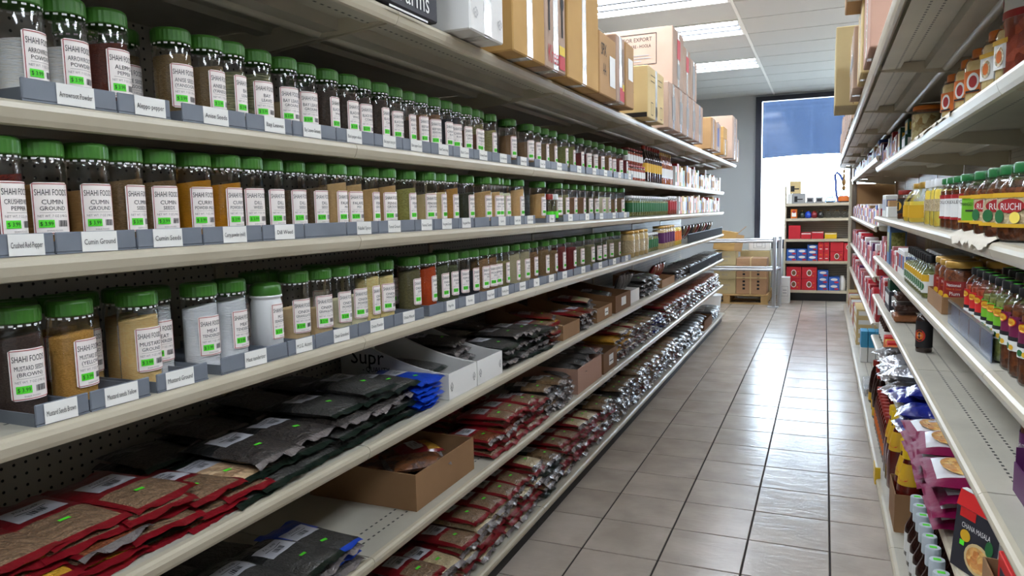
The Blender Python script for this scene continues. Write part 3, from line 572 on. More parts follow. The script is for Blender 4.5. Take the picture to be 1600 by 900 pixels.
def bag_label(L, W, Th, seed, word, dark=False):
    def mk():
        H, mid = bag_surface(L, W, Th, seed); off = (-.13 if not dark else -.2)
        S0 = lambda e: (lambda a, b: (a, b, mid(2*a/L, 2*b/W)+H(2*a/L, 2*b/W)+e))
        a0, a1, b0, b1 = (off-.13)*L, (off+.13)*L, -.3*W, .3*W; n = 5; S1 = S0(.0012); vs = [S1(a0+(a1-a0)*i/n, b0+(b1-b0)*j/n) for i in range(n+1) for j in range(n+1)]
        lab = MB().add(vs, [[i*(n+1)+j, (i+1)*(n+1)+j, (i+1)*(n+1)+j+1, i*(n+1)+j+1] for i in range(n) for j in range(n)], 0, True).mesh('label', ['bag_label'])
        S2 = S0(.0022); fl = lambda u, v: S2((a0+a1)/2-v, u)      # text reads from the aisle
        sw = lambda u, v: fl(u, v)
        its = [('t', 0, word, 0, .25*(a1-a0), .48*W, .12*(a1-a0)), ('r', 0, -.2*W, .02*(a1-a0), .18*W, .05*(a1-a0))]+barcode(0, -.1*W, -.34*(a1-a0), .12*W, -.08*(a1-a0), 7)
        pr_ = art(MB(), its, sw).mesh('lettering', ['ink'])
        S3 = S0(.0016); c0 = .22*L; st = MB().add([S3(c0+.0045*q, -.03*W+.010*p) for p, q in ((-1, -1), (-1.1, 1), (1, 1.1), (1.1, -1))], [(0, 1, 2, 3)]).mesh('price_sticker', ['sticker'])
        return lab, pr_, st
    return cached(('baglab', L, W, Th, seed % 3, word), mk)
WORDS = dict(red='POWDER', redyellow='POWDER', redcream='SEEDS', black='KALONJI', blackd='SEEDS', green='NUTMEG', blue='CLOVES', allblue='CLOVES', brown='CUMIN', rust='CHILI', clear='LEAVES')
QUEUE = []
def bag(kind, x, y, z, label, L=.21, W=.125, Th=.03, rz=0, tilt=0, seed=0, plain=False, group='bags of spices', lab=True, cat='bag', weight=None):
    if weight is not None: QUEUE.append((weight, (kind, x, y, z, label, L, W, Th, rz, tilt, seed, plain, group, lab, cat))); return None
    t = thing('spice_bag' if 'right' not in group else 'snack_bag', label, cat, (x, y, z), rz, group)
    if tilt: t.rotation_euler[1] = tilt
    link('pouch', bag_mesh(kind, L, W, Th, seed), t, (0, 0, Th*.5))
    if lab and kind in WORDS and not plain:
        a, b, c = bag_label(L, W, Th, seed, WORDS[kind]); o = link('label', a, t, (0, 0, Th*.5)); link('lettering', b, o); link('price_sticker', c, t, (0, 0, Th*.5))
    return t
def flush_bags(keep):                  # the bags that show largest stay single things, the rest become one heap
    QUEUE.sort(key=lambda q: -q[0]); mats = sorted({m_ for k in KIND.values() for m_ in k}); heap = MB()
    for n, (w_, a) in enumerate(QUEUE):
        if n < keep: bag(*a); continue
        kind, x, y, z, _, L, W, Th, rz, tilt, seed = a[:11]; me = bag_mesh(kind, L, W, Th, seed); xf = Matrix.Translation((x, y, z)) @ Matrix.Rotation(rz, 4, 'Z') @ Matrix.Rotation(tilt, 4, 'Y') @ Matrix.Translation((0, 0, Th*.5))
        vs = [v.co[:] for v in me.vertices]; by = {}
        for p in me.polygons: by.setdefault(p.material_index, []).append(list(p.vertices))
        o = len(heap.v); heap.v += [tuple(xf @ Vector(v)) for v in vs]
        for mi, fs in by.items():
            k_ = mats.index(KIND[kind][mi])
            for f in fs: heap.f.append([i+o for i in f]); heap.m.append(k_); heap.sm.append(True)
    if heap.v:
        o = tag(link('spice_bag_heap', heap.mesh('spice_bag_heap', mats)), 'heaped smaller spice bags further along and behind on the lower left shelves', 'bags'); o['kind'] = 'stuff'
NST = {}
SHW = dict(D='fourth shelf', E='fifth shelf', F='floor-level shelf')
def stack(sh, y, kinds, n, L=.21, W=.125, Th=.03, xf=XL-.004, plain=False, far=False, jit=.012, dz=.82, lean=0):
    NST[sh] = NST.get(sh, 0)+1; base = ZL[sh]+.001; k0 = NST[sh]
    for k in range(n):
        kd = kinds[k % len(kinds)]; seed = rnd.randrange(3)
        pos = 'top' if k == n-1 else ('bottom' if k == 0 else nth(k)+' layer')
        lb = '%s, %s of %s stack on left %s' % (LOOK[kd], pos, nth(k0-1), SHW[sh])
        bag(kd, xf-L/2+rnd.uniform(-jit, jit)-k*lean, y+rnd.uniform(-jit, jit)*.7, base+k*Th*dz, lb, L, W, Th, rnd.uniform(-.09, .09), rnd.uniform(-.02, .03), seed, plain=plain or (far and k < n-1) or (k < n-2), lab=not far or k >= n-1, weight=(1.6 if k == n-1 else 1.)*(.45 if xf < XL-.1 else 1.)/math.hypot(xf, y, EYE-base))
def open_box(name, label, x0, x1, y0, y1, z, hf, hb, board='cardboard', th=.004, group='cardboard display boxes', art_near=None, amats=(), art_front=None):
    # display box: low at the aisle side (x1), high at the back (x0); sides cut on a slant
    cx, cy = (x0+x1)/2, (y0+y1)/2; a, b = (x1-x0)/2, (y1-y0)/2
    t = thing(name, label, 'box', (cx, cy, z), 0, group)
    link('box_floor', MB().box(-a, a, -b, b, 0, th).mesh('box_floor', [board]), t)
    link('front_wall', MB().box(a-th, a, -b, b, th, hf).mesh('front_wall', [board]), t); link('back_wall', MB().box(-a, -a+th, -b, b, th, hb).mesh('back_wall', [board]), t)
    n = 8; prof = [(-a+th, th), (a-th, th)]+[(a-th-(2*a-2*th)*k/n, hf+(hb-hf)*(k/n)**1.6) for k in range(n+1)]
    for s in (-1, 1):
        w_ = link('side_wall', MB().prism(prof, s*b-(th if s > 0 else 0), s*b+(th if s < 0 else 0)).mesh('side_wall', [board]), t)
    if art_near: link('print', art(MB(), art_near, plane_fn((0, -b, 0), (1, 0, 0), (0, 0, 1), .001)).mesh('print', list(amats)), t)
    if art_front: link('print', art(MB(), art_front, plane_fn((a, 0, 0), (0, 1, 0), (0, 0, 1), .001)).mesh('print', list(amats)), t)
    return t
# ================================================================ cartons on the left top shelf
zt = ZL['T']+.001; FX = -.88
M('print_grey', (150, 150, 150), .7); M('print_red', (190, 40, 50), .6); M('print_yellow', (222, 190, 50), .6); M('print_blue', (50, 70, 140), .6); M('print_white', (230, 230, 226), .6)
AM = ('ink', 'print_red', 'print_yellow', 'print_white', 'print_blue', 'print_grey')
def arrows(h): return [('r', 0, -.075, -.1*h, -.06, .28*h), ('r', 0, .06, -.1*h, .075, .28*h), ('e', 0, -.0675, .28*h, .016, .028), ('e', 0, .0675, .28*h, .016, .028), ('t', 1, 'Kheer', -.02, -.34*h, .12, .06), ('r', 2, .03, -.3*h, .09, -.2*h), ('r', 1, .03, -.46*h, .09, -.31*h)]
exp = lambda w_, h: [('f', 0, -w_, -h, w_, h*.9, .004), ('t', 0, 'FOR EXPORT', 0, h*.55, w_*1.5, h*.24), ('t', 0, 'SQUARE - HOOLA', 0, h*.15, w_*1.4, h*.2), ('r', 5, -w_*.85, -h*.45, w_*.6, -h*.40), ('r', 5, -w_*.85, -h*.62, w_*.7, -h*.57), ('r', 5, -w_*.85, -h*.8, w_*.2, -h*.75)]
carton('carton', 'black carton printed free farms at the near end of the top left shelf', -1.3, -.935, 1.22, 1.735, zt, zt+.3, 'black_board', tape=None, art_front=[('t', 3, 'freeFarms', .09, -.11, .24, .05), ('r', 3, .19, -.02, .21, .02), ('r', 3, .02, -.16, .2, -.155)], amats=AM)
carton('carton', 'white carton beside the black one on the top left shelf', -1.3, FX, 1.815, 2.035, zt, zt+.36, 'white_board', tape='packing_tape', art_front=[('t', 5, '<63>', -.08, -.13, .03, .03), ('t', 5, '<63>', .08, -.13, .03, .03)], amats=AM)
carton('carton', 'ochre corrugated carton between white and arrow-marked cartons', -1.3, FX, 2.11, 2.385, zt, zt+.48, 'ochre_board')
carton('carton', 'pinkish carton with two black arrows and red print', -1.3, FX, 2.39, 2.60, zt, zt+.315, 'pink_board', art_front=arrows(.315), amats=AM, tape='packing_tape')
carton('carton', 'red printed carton on top of the arrow-marked carton', -1.3, FX, 2.39, 2.61, zt+.316, zt+.55, 'pink_board', art_front=[('r', 1, -.09, -.1, .09, 0), ('r', 3, -.08, -.06, .08, -.03)], amats=AM, tape=None)
carton('carton', 'tallest ochre carton, taped down its middle, on the top left shelf', -1.35, FX, 2.63, 3.03, zt, zt+.8, 'ochre_board')
carton('carton', 'tan carton with black marker scribble and silver label', -1.3, FX, 3.045, 3.305, zt, zt+.26, 'kraft', art_front=[('t', 0, 'SPX', -.07, .06, .08, .05), ('t', 0, 'AA', -.06, -.02, .05, .05), ('r', 3, .02, -.08, .11, .05), ('e', 0, .0, .0, .001, .001)], amats=AM, tape=None)
carton('carton', 'narrow pink carton with arrows next to the scribbled tan carton', -1.3, FX, 3.315, 3.46, zt, zt+.30, 'pink_board', art_front=[('r', 0, .03, -.05, .04, .1), ('r', 1, -.02, -.14, .06, -.08), ('r', 2, .03, -.09, .06, -.06)], amats=AM)
carton('carton', 'narrow brown carton with a shiny label next to the cream carton', -1.3, FX, 3.49, 3.645, zt, zt+.30, 'kraft', art_front=[('r', 3, -.04, -.02, .05, .08)], amats=AM, tape=None)
carton('carton', 'cream carton with printed side symbols and black bottom stripe', -1.25, FX, 3.96, 4.38, zt, zt+.275, 'cream_board', art_front=[('r', 0, -.15, .09, -.03, .094), ('r', 0, -.15, .06, -.05, .064), ('r', 0, .04, .09, .15, .094), ('r', 0, .04, .06, .13, .064), ('f', 0, -.14, -.12, -.09, -.05, .004), ('e', 0, 0, -.09, .02, .03), ('f', 0, .1, -.12, .15, -.05, .004)], art_near=[('r', 0, -.1, -.135, .18, -.11), ('t', 0, 'PRODUCT OF INDIA', .05, .0, .12, .012)], amats=AM)
for k, (a, b) in enumerate([(4.53, 4.845), (4.85, 5.035), (5.04, 5.345), (5.35, 5.57), (5.575, 5.88)]):
    carton('carton', 'pink taped carton in the lower far row, %s from the cream carton' % nth(k), -1.35, FX, a, b, zt, zt+.275, 'pink_board', art_front=[('r', 5, -.05, -.08, .05, .06)], amats=AM)
carton('carton', 'large pink carton printed FOR EXPORT stacked on the far row', -1.38, FX, 4.66, 5.03, zt+.277, zt+.63, 'pink_board', art_near=[(i[:3]+(i[3]+.03, i[4]+.055)+i[5:]) if i[0] == 't' else (i[:2]+(i[2]+.03, i[3]+.055, i[4]+.03, i[5]+.055)+i[6:]) for i in exp(.12, .1)], art_front=[('r', 1, -.05, 0, .06, .12), ('r', 5, -.05, -.12, .05, -.03)], amats=AM)
carton('carton', 'pink carton stacked just beyond the large FOR EXPORT one', -1.35, FX, 5.05, 5.29, zt+.277, zt+.58, 'pink_board', art_front=[('r', 1, -.05, 0, .06, .1)], amats=AM)
carton('carton', 'pink carton at the far end of the upper stacked row', -1.35, FX, 5.31, 5.58, zt+.277, zt+.55, 'pink_board', art_front=[('r', 5, -.05, -.1, .05, .1)], amats=AM)
carton('carton', 'kraft carton with a printed frame before the far wall', -1.3, FX, 6.35, 6.62, zt, zt+.26, 'kraft', art_near=[('f', 0, -.05, -.07, .12, .06, .004)], amats=AM)
carton('carton', 'white-faced narrow carton near the far end of top left shelf', -1.3, FX, 6.65, 6.95, zt, zt+.25, 'pink_board', art_front=[('r', 4, -.08, -.08, .02, .08)], amats=AM)
carton('carton', 'bright ochre carton near the far end of top left shelf', -1.3, FX, 7.15, 7.45, zt, zt+.15, 'ochre_board', tape='packing_tape')
carton('carton', 'small ochre carton stacked on the bright ochre one', -1.3, FX, 7.15, 7.42, zt+.152, zt+.26, 'ochre_board', tape=None)
carton('carton', 'second FOR EXPORT carton, last but one at the far end', -1.45, FX+.02, 7.7, 8.1, zt, zt+.42, 'pink_board', art_near=[('f', 0, -.16, .0, .16, .15, .005), ('t', 0, 'FOR EXPORT', 0, .11, .2, .03), ('t', 0, 'SQUARE - HOOLA', 0, .05, .26, .028)], amats=AM)
carton('carton', 'last pink carton at the far end of top left shelf', -1.3, FX, 8.15, 8.5, zt, zt+.24, 'pink_board', art_front=[('r', 5, -.05, -.08, .05, .08)], amats=AM)
# ================================================================ goods at the far end of the three jar shelves
M('dark_sauce', (40, 18, 14), .15, coat=.6); M('amber', (150, 74, 18), .15, coat=.5); M('label_yellow', (214, 168, 40), .5); M('label_red', (160, 30, 32), .5); M('label_green', (40, 104, 58), .5); M('label_purple', (86, 30, 84), .5); M('label_orange', (214, 108, 24), .5); M('label_white', (228, 228, 224), .5); M('label_blue', (46, 74, 150), .5)
M('lid_red', (150, 44, 34), .4); M('lid_gold', (190, 150, 70), .35, .4); M('lid_white', (224, 226, 226), .4); M('lid_black', (24, 24, 26), .35); M('lid_yellow', (226, 186, 30), .4); M('lid_orange', (206, 112, 30), .4); M('lid_dkgreen', (34, 110, 56), .35)
grain('fill_red', (120, 44, 28), (160, 74, 48), 120, .5); grain('fill_tahini', (176, 152, 104), (186, 162, 116), 60, .5); grain('fill_olive', (84, 88, 40), (120, 120, 66), 90, .4); grain('fill_pickle', (70, 34, 20), (112, 62, 34), 90, .35); grain('fill_yellow', (214, 176, 70), (224, 190, 92), 20, .4); grain('fill_paste', (196, 172, 120), (206, 184, 136), 60, .4)
def neckb(r, h, nr, sh): return [(r*.9, 0), (r, .006), (r, h*sh), (r*.85, h*(sh+.06)), (nr*1.2, h*(sh+.18)), (nr, h*(sh+.26)), (nr, h*.93)]
def jarp(r, h): return [(r*.9, 0), (r, .006), (r, h*.80), (r*.92, h*.86), (r*.84, h*.9), (r*.84, h*.94)]
SP = {
 'redjar': dict(prof=jarp(.032, .095), mat='clear_glass', fill=('fill_red', .08), lid=(.029, .088, .1, 'lid_red'), label=(.032, .02, .06, 'label_white'), seg=16),
 'darkbottle': dict(prof=neckb(.034, .25, .013, .6), mat='dark_sauce', lid=(.015, .225, .25, 'lid_red'), label=(.034, .07, .13, 'label_yellow'), seg=16),
 'amberbottle': dict(prof=neckb(.03, .24, .012, .6), mat='amber', lid=(.014, .215, .24, 'lid_gold'), label=(.03, .05, .12, 'label_white'), seg=16),
 'greenjar': dict(prof=jarp(.028, .13), mat='clear_glass', fill=('fill_olive', .11), lid=(.026, .12, .135, 'lid_white'), label=(.028, .03, .09, 'label_green'), seg=16),
 'crimsonjar': dict(prof=jarp(.036, .14), mat='clear_glass', fill=('fill_red', .12), lid=(.033, .13, .145, 'lid_white'), label=(.036, .035, .1, 'label_red'), seg=16),
 'tahini': dict(prof=jarp(.05, .165), mat='clear_glass', fill=('fill_tahini', .15), lid=(.046, .152, .17, 'lid_gold'), label=(.05, .03, .11, 'bag_cream'), seg=20),
 'purplejar': dict(prof=jarp(.048, .17), mat='clear_glass', fill=('fill_tahini', .15), lid=(.045, .157, .175, 'lid_gold'), label=(.048, .045, .125, 'label_purple'), seg=20),
 'orangejar': dict(prof=jarp(.04, .165), mat='clear_glass', fill=('fill_yellow', .15), lid=(.037, .152, .17, 'lid_white'), label=(.04, .04, .12, 'label_orange'), seg=16),
}
def run_row(z, x, plan, where):
    cnts = {}
    for key, nm, cat, ys in plan:
        for y in ys:
            k = cnts.get(key, 0); cnts[key] = k+1
            bottle(nm.replace(' ', '_'), '%s, %s along the far end of %s' % (nm, nth(k), where), cat, key, SP[key], (x, y, z), rnd.uniform(-.5, .2), 'far goods on the '+where)
def span(a, b, st): return [a+st*k for k in range(int((b-a)/st+.01)+1)]
run_row(ZL['A']+.001, -1.15, [('redjar', 'small red spice jar', 'jar', span(4.52, 4.95, .07)), ('darkbottle', 'dark sauce bottle with yellow label', 'bottle', span(5.02, 5.5, .078)), ('amberbottle', 'amber bottle with white label', 'bottle', span(5.58, 5.95, .07))], 'upper left shelf')
for k, y in enumerate(span(4.52, 4.87, .07)): bottle('small_red_spice_jar', 'small red spice jar stacked on top, %s along far upper left shelf' % nth(k), 'jar', 'redjar', SP['redjar'], (-1.15, y, ZL['A']+.102), 0, 'far goods on the upper left shelf')
run_row(ZL['B']+.001, -1.15, [('greenjar', 'small green-labelled jar', 'jar', span(4.62, 5.75, .066)), ('crimsonjar', 'red-labelled jar', 'jar', span(5.83, 6.1, .08))], 'middle left shelf')
run_row(ZL['C']+.001, -1.165, [('tahini', 'tan paste jar with gold lid', 'jar', (4.62, 4.75, 4.9, 5.02)), ('greenjar', 'small green-labelled jar', 'jar', span(5.12, 5.5, .066)), ('purplejar', 'purple-labelled paste jar', 'jar', span(5.6, 6.0, .1)), ('orangejar', 'orange-labelled tall jar', 'jar', span(6.1, 6.4, .085))], 'lower left shelf')
CB = ['white_board', 'label_red', 'cream_board', 'label_white', 'label_green', 'kraft', 'label_blue', 'label_orange', 'label_white', 'dark_board']
def cart_row(z, x, y0, y1, hs, where, dep=.10):
    y = y0; k = 0
    while y < y1:
        w_ = rnd.uniform(.055, .10); h = rnd.uniform(*hs)
        t = thing('food_carton', 'small %s food carton, %s in the far run on the %s' % (['white', 'red', 'cream', 'pale', 'green', 'tan', 'blue', 'orange', 'chalk white', 'brown'][k % 10], nth(k), where), 'box', (x, y+w_/2, z), rnd.uniform(-.03, .03), 'cartons on the '+where)
        link('carton_body', MB().box(-dep, 0, -w_/2+.001, w_/2-.001, 0, h, bev=.002).mesh('carton_body', [CB[k % 10]]), t)
        link('front_label', MB().box(0, .0012, -w_*.36, w_*.36, h*.2, h*.7).mesh('front_label', [CB[(k*3+4) % 10]]), t); y += w_+.002; k += 1
for px, lm, d_ in SMALL: bottle('spice_shaker', 'small spice shaker with %s cap between ginger and Italian seasoning jars' % lm[4:], 'shaker', 'sh'+lm, d_, (-1.135, tang(px, 310, -1.135, .02), ZL['B']+.003), 0)
cart_row(ZL['A']+.001, -1.12, 6.05, 8.78, (.12, .2), 'upper left shelf'); cart_row(ZL['B']+.001, -1.12, 6.2, 8.78, (.12, .17), 'middle left shelf')
# black guard panels at the far end
for q, sh, a, b in (('third', 'C', 6.5, 8.83), ('fourth', 'D', 6.6, 8.83)):
    g_ = thing('shelf_guard', 'black plastic guard along the far front of left %s shelf' % q, 'shelf guard', (XL+.004, (a+b)/2, ZL[sh]+.001), 0, 'shelf guards')
    link('panel', MB().box(-.004, 0, -(b-a)/2, (b-a)/2, 0, .075, bev=.001).mesh('panel', ['black_plastic']), g_); link('rim', MB().box(-.005, .002, -(b-a)/2, (b-a)/2, .075, .081).mesh('rim', ['grey_plastic']), g_)
# ================================================================ fourth shelf on the left (D)
for k, y in enumerate((.575, .70, .825, .95, 1.065)):
    stack('D', y, [('red', 'green', 'red', 'rust', 'red', 'redyellow'), ('green', 'red', 'redyellow', 'red', 'redyellow', 'red'), ('red', 'redyellow', 'red', 'rust', 'red', 'red'), ('red', 'black', 'red', 'red', 'red', 'red'), ('red', 'red', 'red', 'red')][k], (6, 6, 6, 6, 4)[k], L=.25, W=.15, Th=.018, dz=.8, jit=.018, lean=.004)
stack('D', 1.16, ['black', 'red', 'green'], 3, L=.24, W=.13, Th=.022)
for y, n in ((1.26, 3), (1.40, 3), (1.54, 4), (1.67, 5), (1.80, 4)): stack('D', y, ['black', 'black', 'blackd', 'black'], n, L=.25, W=.15, Th=.036, dz=.76, jit=.015)
for y, n in ((1.18, 3), (1.34, 4), (1.52, 5), (1.70, 5)): stack('D', y, ['black', 'blackd'], n, L=.2, W=.15, Th=.028, xf=XL-.24, jit=.02, plain=True)
stack('D', 1.93, ['allblue'], 6, L=.24, W=.15, Th=.02, jit=.014)
SUP = [('t', 0, 'Supr', -.10, .125, .16, .05), ('t', 0, '- QUALITY -', -.06, .082, .12, .018), ('t', 0, 'CUISINE IS GLOBAL FLAVOR', -.05, .055, .16, .011)]
open_box('display_carton', 'nearer white display carton reading Supr quality beside blue bags', -1.52, XL-.005, 2.045, 2.25, ZL['D']+.001, .085, .21, 'white_board', art_near=SUP, art_front=[('t', 0, '<63>', .08, .04, .02, .03), ('t', 0, '<63>', -.085, .04, .02, .03)], amats=('ink',))
open_box('display_carton', 'farther white display carton filled with black bags', -1.52, XL-.005, 2.256, 2.47, ZL['D']+.001, .085, .21, 'white_board', art_near=SUP, art_front=[('t', 0, '<63>', .085, .04, .02, .03), ('t', 0, '<63>', -.085, .04, .02, .03)], amats=('ink',))
for k in range(2): bag('black', -1.32, 2.15, ZL['D']+.03+.03*k, 'charcoal bag lying %s inside the nearer white display carton' % ('low', 'on top')[k], .24, .16, .035, .1*k, .05, k, plain=True)
for k in range(5): bag('blackd', -1.30-.015*k, 2.36, ZL['D']+.006+.027*k, 'black bag, %s from the bottom inside the farther white display carton' % nth(k), .27, .17, .033, .05*k, .04, k, plain=k < 4)
for y, n in ((2.56, 5), (2.69, 6), (2.82, 6), (2.95, 5)): stack('D', y, ['black', 'blackd'], n, L=.24, W=.14, Th=.024, jit=.016)
for y, n in ((2.65, 5), (2.85, 5)): stack('D', y, ['black', 'blackd'], n, L=.2, W=.15, Th=.028, xf=XL-.25, jit=.02, plain=True)
stack('D', 3.08, ['rust', 'red'], 6, L=.22, W=.12, Th=.02)
open_box('display_box', 'tan display box of packets next to the red bags, fourth left shelf', -1.5, XL-.005, 3.17, 3.42, ZL['D']+.001, .07, .16, 'cardboard')
for k in range(4): bag(['red', 'green', 'redyellow', 'rust'][k], -1.25-.02*k, 3.29, ZL['D']+.01+.024*k, '%s, %s layer in the tan display box' % (LOOK[['red', 'green', 'redyellow', 'rust'][k]], nth(k)), .24, .16, .028, .1*k, .06, k)
for y, n in ((3.52, 4), (3.64, 4)): stack('D', y, ['blackd', 'rust'], n, L=.2, W=.12, Th=.026)
open_box('display_box', 'middle tan display box with a white label, fourth left shelf', -1.5, XL-.005, 3.72, 4.02, ZL['D']+.001, .075, .14, 'cardboard', art_front=[('r', 1, .0, .02, .07, .06), ('r', 0, .01, .035, .06, .04)], amats=('ink', 'print_white'))
for k in range(4): bag(['clear', 'red', 'clear', 'redcream'][k], -1.26-.015*k, 3.87, ZL['D']+.01+.027*k, '%s, %s layer in the middle tan display box' % (LOOK[['clear', 'red', 'clear', 'redcream'][k]], nth(k)), .24, .2, .03, .1*k-.1, .06, k)
open_box('display_box', 'tall brown display box beyond the labelled one, fourth left shelf', -1.52, XL-.005, 4.1, 4.46, ZL['D']+.001, .10, .17, 'dark_board', art_front=[('r', 1, -.05, .03, .06, .08)], amats=('ink', 'print_white'))
for k in range(3): bag('clear', -1.3, 4.28, ZL['D']+.02+.03*k, 'clear bag of dried herbs, %s layer in the tall brown display box' % nth(k), .24, .2, .034, .1*k, .05, k)
open_box('display_box', 'small white display box with herb bags, fourth left shelf', -1.5, XL-.03, 4.55, 4.8, ZL['D']+.001, .08, .1, 'white_board')
for k in range(4): t = bag('clear', -1.2, 4.6+.055*k, ZL['D']+.10, 'upright clear herb bag, %s in the small white display box' % nth(k), .18, .12, .04, 0, -1.25+.1*k, k)
for y, n in ((4.92, 4), (5.06, 4), (5.2, 4), (5.34, 3)): stack('D', y, ['clear', 'clear'], n, L=.2, W=.15, Th=.04, jit=.02, far=True)
open_box('display_box', 'flat tan display tray of snacks before the black guard, fourth left shelf', -1.5, XL-.02, 5.5, 6.0, ZL['D']+.001, .06, .1, 'cardboard')
for k in range(4): bag('rust', -1.2, 5.6+.1*k, ZL['D']+.09, 'upright bag of brown snacks, %s in the flat display tray' % nth(k), .18, .14, .05, .1, -1.1, k, plain=True)
for y in span(6.15, 8.7, .17): stack('D', y, ['blackd', 'clear'], 3, L=.22, W=.15, Th=.035, far=True)
for k, y in enumerate(span(6.6, 8.6, .18)): bag(['rust', 'blackd', 'brown'][k % 3], -1.2, y, ZL['C']+.07, 'upright %s behind the black guard, %s on the lower left shelf' % (LOOK[['rust', 'blackd', 'brown'][k % 3]], nth(k)), .17, .14, .045, .1, -1.0, k, plain=True)
# ================================================================ fifth shelf (E)
for y, n in ((.95, 3), (1.09, 3), (1.23, 3), (1.37, 3)): stack('E', y, ['black', 'blackd', 'black'], n, L=.25, W=.15, Th=.034, dz=.76, jit=.016)
for y, n in ((1.0, 3), (1.16, 4), (1.32, 3)): stack('E', y, ['black'], n, L=.2, W=.16, Th=.026, xf=XL-.25, plain=True)
stack('E', 1.475, ['blackd', 'blue'], 4, L=.25, W=.14, Th=.022)
open_box('display_box', 'large brown open cardboard box of dried sticks on left fifth shelf', -1.53, XL-.03, 1.86, 2.26, ZL['E']+.001, .115, .125, 'cardboard', th=.005)
for k, (x, y) in enumerate([(-1.25, 1.98), (-1.27, 2.14), (-1.42, 2.0), (-1.42, 2.15), (-1.24, 2.05), (-1.3, 2.17)]): bag('sticks' if k != 5 else 'redyellow', x, y, ZL['E']+.008+.028*(k//2), 'clear bag of brown bark sticks, %s in the large cardboard box' % nth(k) if k != 5 else 'small bag with yellow flower print lying in the large cardboard box', .21 if k != 5 else .15, .14, .04, .2*k, 0, k)
for y, n in ((2.42, 3), (2.54, 5), (2.66, 5), (2.78, 5), (2.90, 4)): stack('E', y, ['red', 'red', 'rust'], n, L=.22, W=.12, Th=.03, jit=.014)
for y, n in ((2.55, 5), (2.75, 5)): stack('E', y, ['red'], n, L=.2, W=.14, Th=.03, xf=XL-.24, plain=True)
for y, n in ((3.02, 5), (3.14, 5), (3.27, 4)): stack('E', y, ['blackd', 'brown', 'clear'], n, L=.22, W=.13, Th=.03, jit=.014)
open_box('display_box', 'pinkish cardboard box of herb packets on left fifth shelf', -1.5, XL-.005, 3.38, 3.80, ZL['E']+.001, .125, .14, 'pink_dark', th=.005)
for k in range(5): bag('clear', -1.24-.02*(k % 2), 3.46+.07*k, ZL['E']+.09+.012*k, 'clear herb packet, %s in the pinkish cardboard box' % nth(k), .24, .2, .03, .2*k-.3, .08, k, plain=k < 3)
open_box('display_box', 'small brown box with white label beside the pinkish box', -1.45, XL-.005, 3.84, 4.12, ZL['E']+.001, .115, .12, 'dark_board', art_front=[('r', 1, -.03, .03, .06, .09), ('r', 0, -.02, .05, .05, .056)], amats=('ink', 'print_white'))
for k in range(2): bag('rust', -1.28, 3.98, ZL['E']+.07+.025*k, 'rust-red bag, %s in the small brown box' % ('lower', 'upper')[k], .24, .18, .035, .1, .05, k, plain=True)
for y, n in ((4.2, 5), (4.33, 6), (4.46, 6), (4.59, 6)): stack('E', y, ['rust', 'redcream', 'yellow', 'yellow', 'yellow', 'redcream'], n, L=.24, W=.125, Th=.034, far=True)
for y, n in ((4.72, 5), (4.85, 5), (4.98, 5), (5.12, 5)): stack('E', y, ['rust', 'redcream', 'rust', 'rust', 'brown'], n, L=.24, W=.125, Th=.034, far=True)
for y, n in ((5.26, 5), (5.4, 5), (5.54, 4)): stack('E', y, ['navy', 'blackd', 'navy'], n, L=.24, W=.13, Th=.034, far=True)
for y in span(5.7, 8.7, .155): stack('E', y, ['rust', 'brown', 'rust', 'redcream', 'rust'], 5, L=.24, W=.15, Th=.036, far=True)
# ================================================================ floor-level shelf (F)
XF = XL+.012
for y, n in ((1.62, 4), (1.75, 4), (1.88, 5), (2.01, 4), (2.14, 5)): stack('F', y, ['redcream', 'red', 'redcream'], n, L=.24, W=.125, Th=.034, xf=XF)
for y, n in ((2.27, 6), (2.40, 6), (2.53, 6), (2.66, 6), (2.79, 7)): stack('F', y, ['redcream', 'red', 'red', 'redcream', 'cream', 'red'], n, L=.24, W=.125, Th=.034, xf=XF)
for y, n in ((1.9, 4), (2.2, 5), (2.5, 5), (2.8, 5), (3.1, 5)): stack('F', y, ['red', 'blackd'], n, L=.2, W=.2, Th=.036, xf=XL-.23, plain=True)
for y, n in ((2.92, 5), (3.05, 5)): stack('F', y, ['black', 'brown', 'blackd'], n, L=.24, W=.125, Th=.034, xf=XF)
for y, n in ((3.18, 6), (3.31, 6), (3.44, 7), (3.57, 7), (3.7, 6)): stack('F', y, ['redcream', 'red', 'red'], n, L=.24, W=.125, Th=.032, xf=XF)
for y, n in ((3.83, 6), (3.96, 6)): stack('F', y, ['red', 'rust', 'brown'], n, L=.24, W=.125, Th=.034, xf=XF, far=True)
for y, n in ((4.1, 5), (4.24, 6), (4.38, 6), (4.52, 6)): stack('F', y, ['brown', 'blackd', 'brown'], n, L=.24, W=.13, Th=.034, xf=XF, far=True)
for y in span(4.68, 6.0, .145): stack('F', y, ['brown', 'rust', 'brown', 'brown', 'redcream'], 6, L=.24, W=.135, Th=.036, xf=XF, far=True)
for y in span(6.15, 7.3, .16): stack('F', y, ['blackd', 'clear', 'brown'], 5, L=.24, W=.145, Th=.036, xf=XF, far=True)
open_box('display_box', 'wide brown open box at the far end of left floor-level shelf', -1.5, XF-.004, 7.45, 8.0, ZL['F']+.001, .10, .13, 'dark_board')
for k, y in enumerate((7.55, 7.7, 7.85)): bag('clear', -1.25, y, ZL['F']+.08, 'clear bag lying in the far brown box, %s from the camera' % nth(k), .24, .16, .04, .2*k, .05, k, plain=True)
for y in span(8.1, 8.7, .16): stack('F', y, ['clear', 'rust', 'clear'], 4, L=.24, W=.145, Th=.036, xf=XF, far=True)
flush_bags(255)
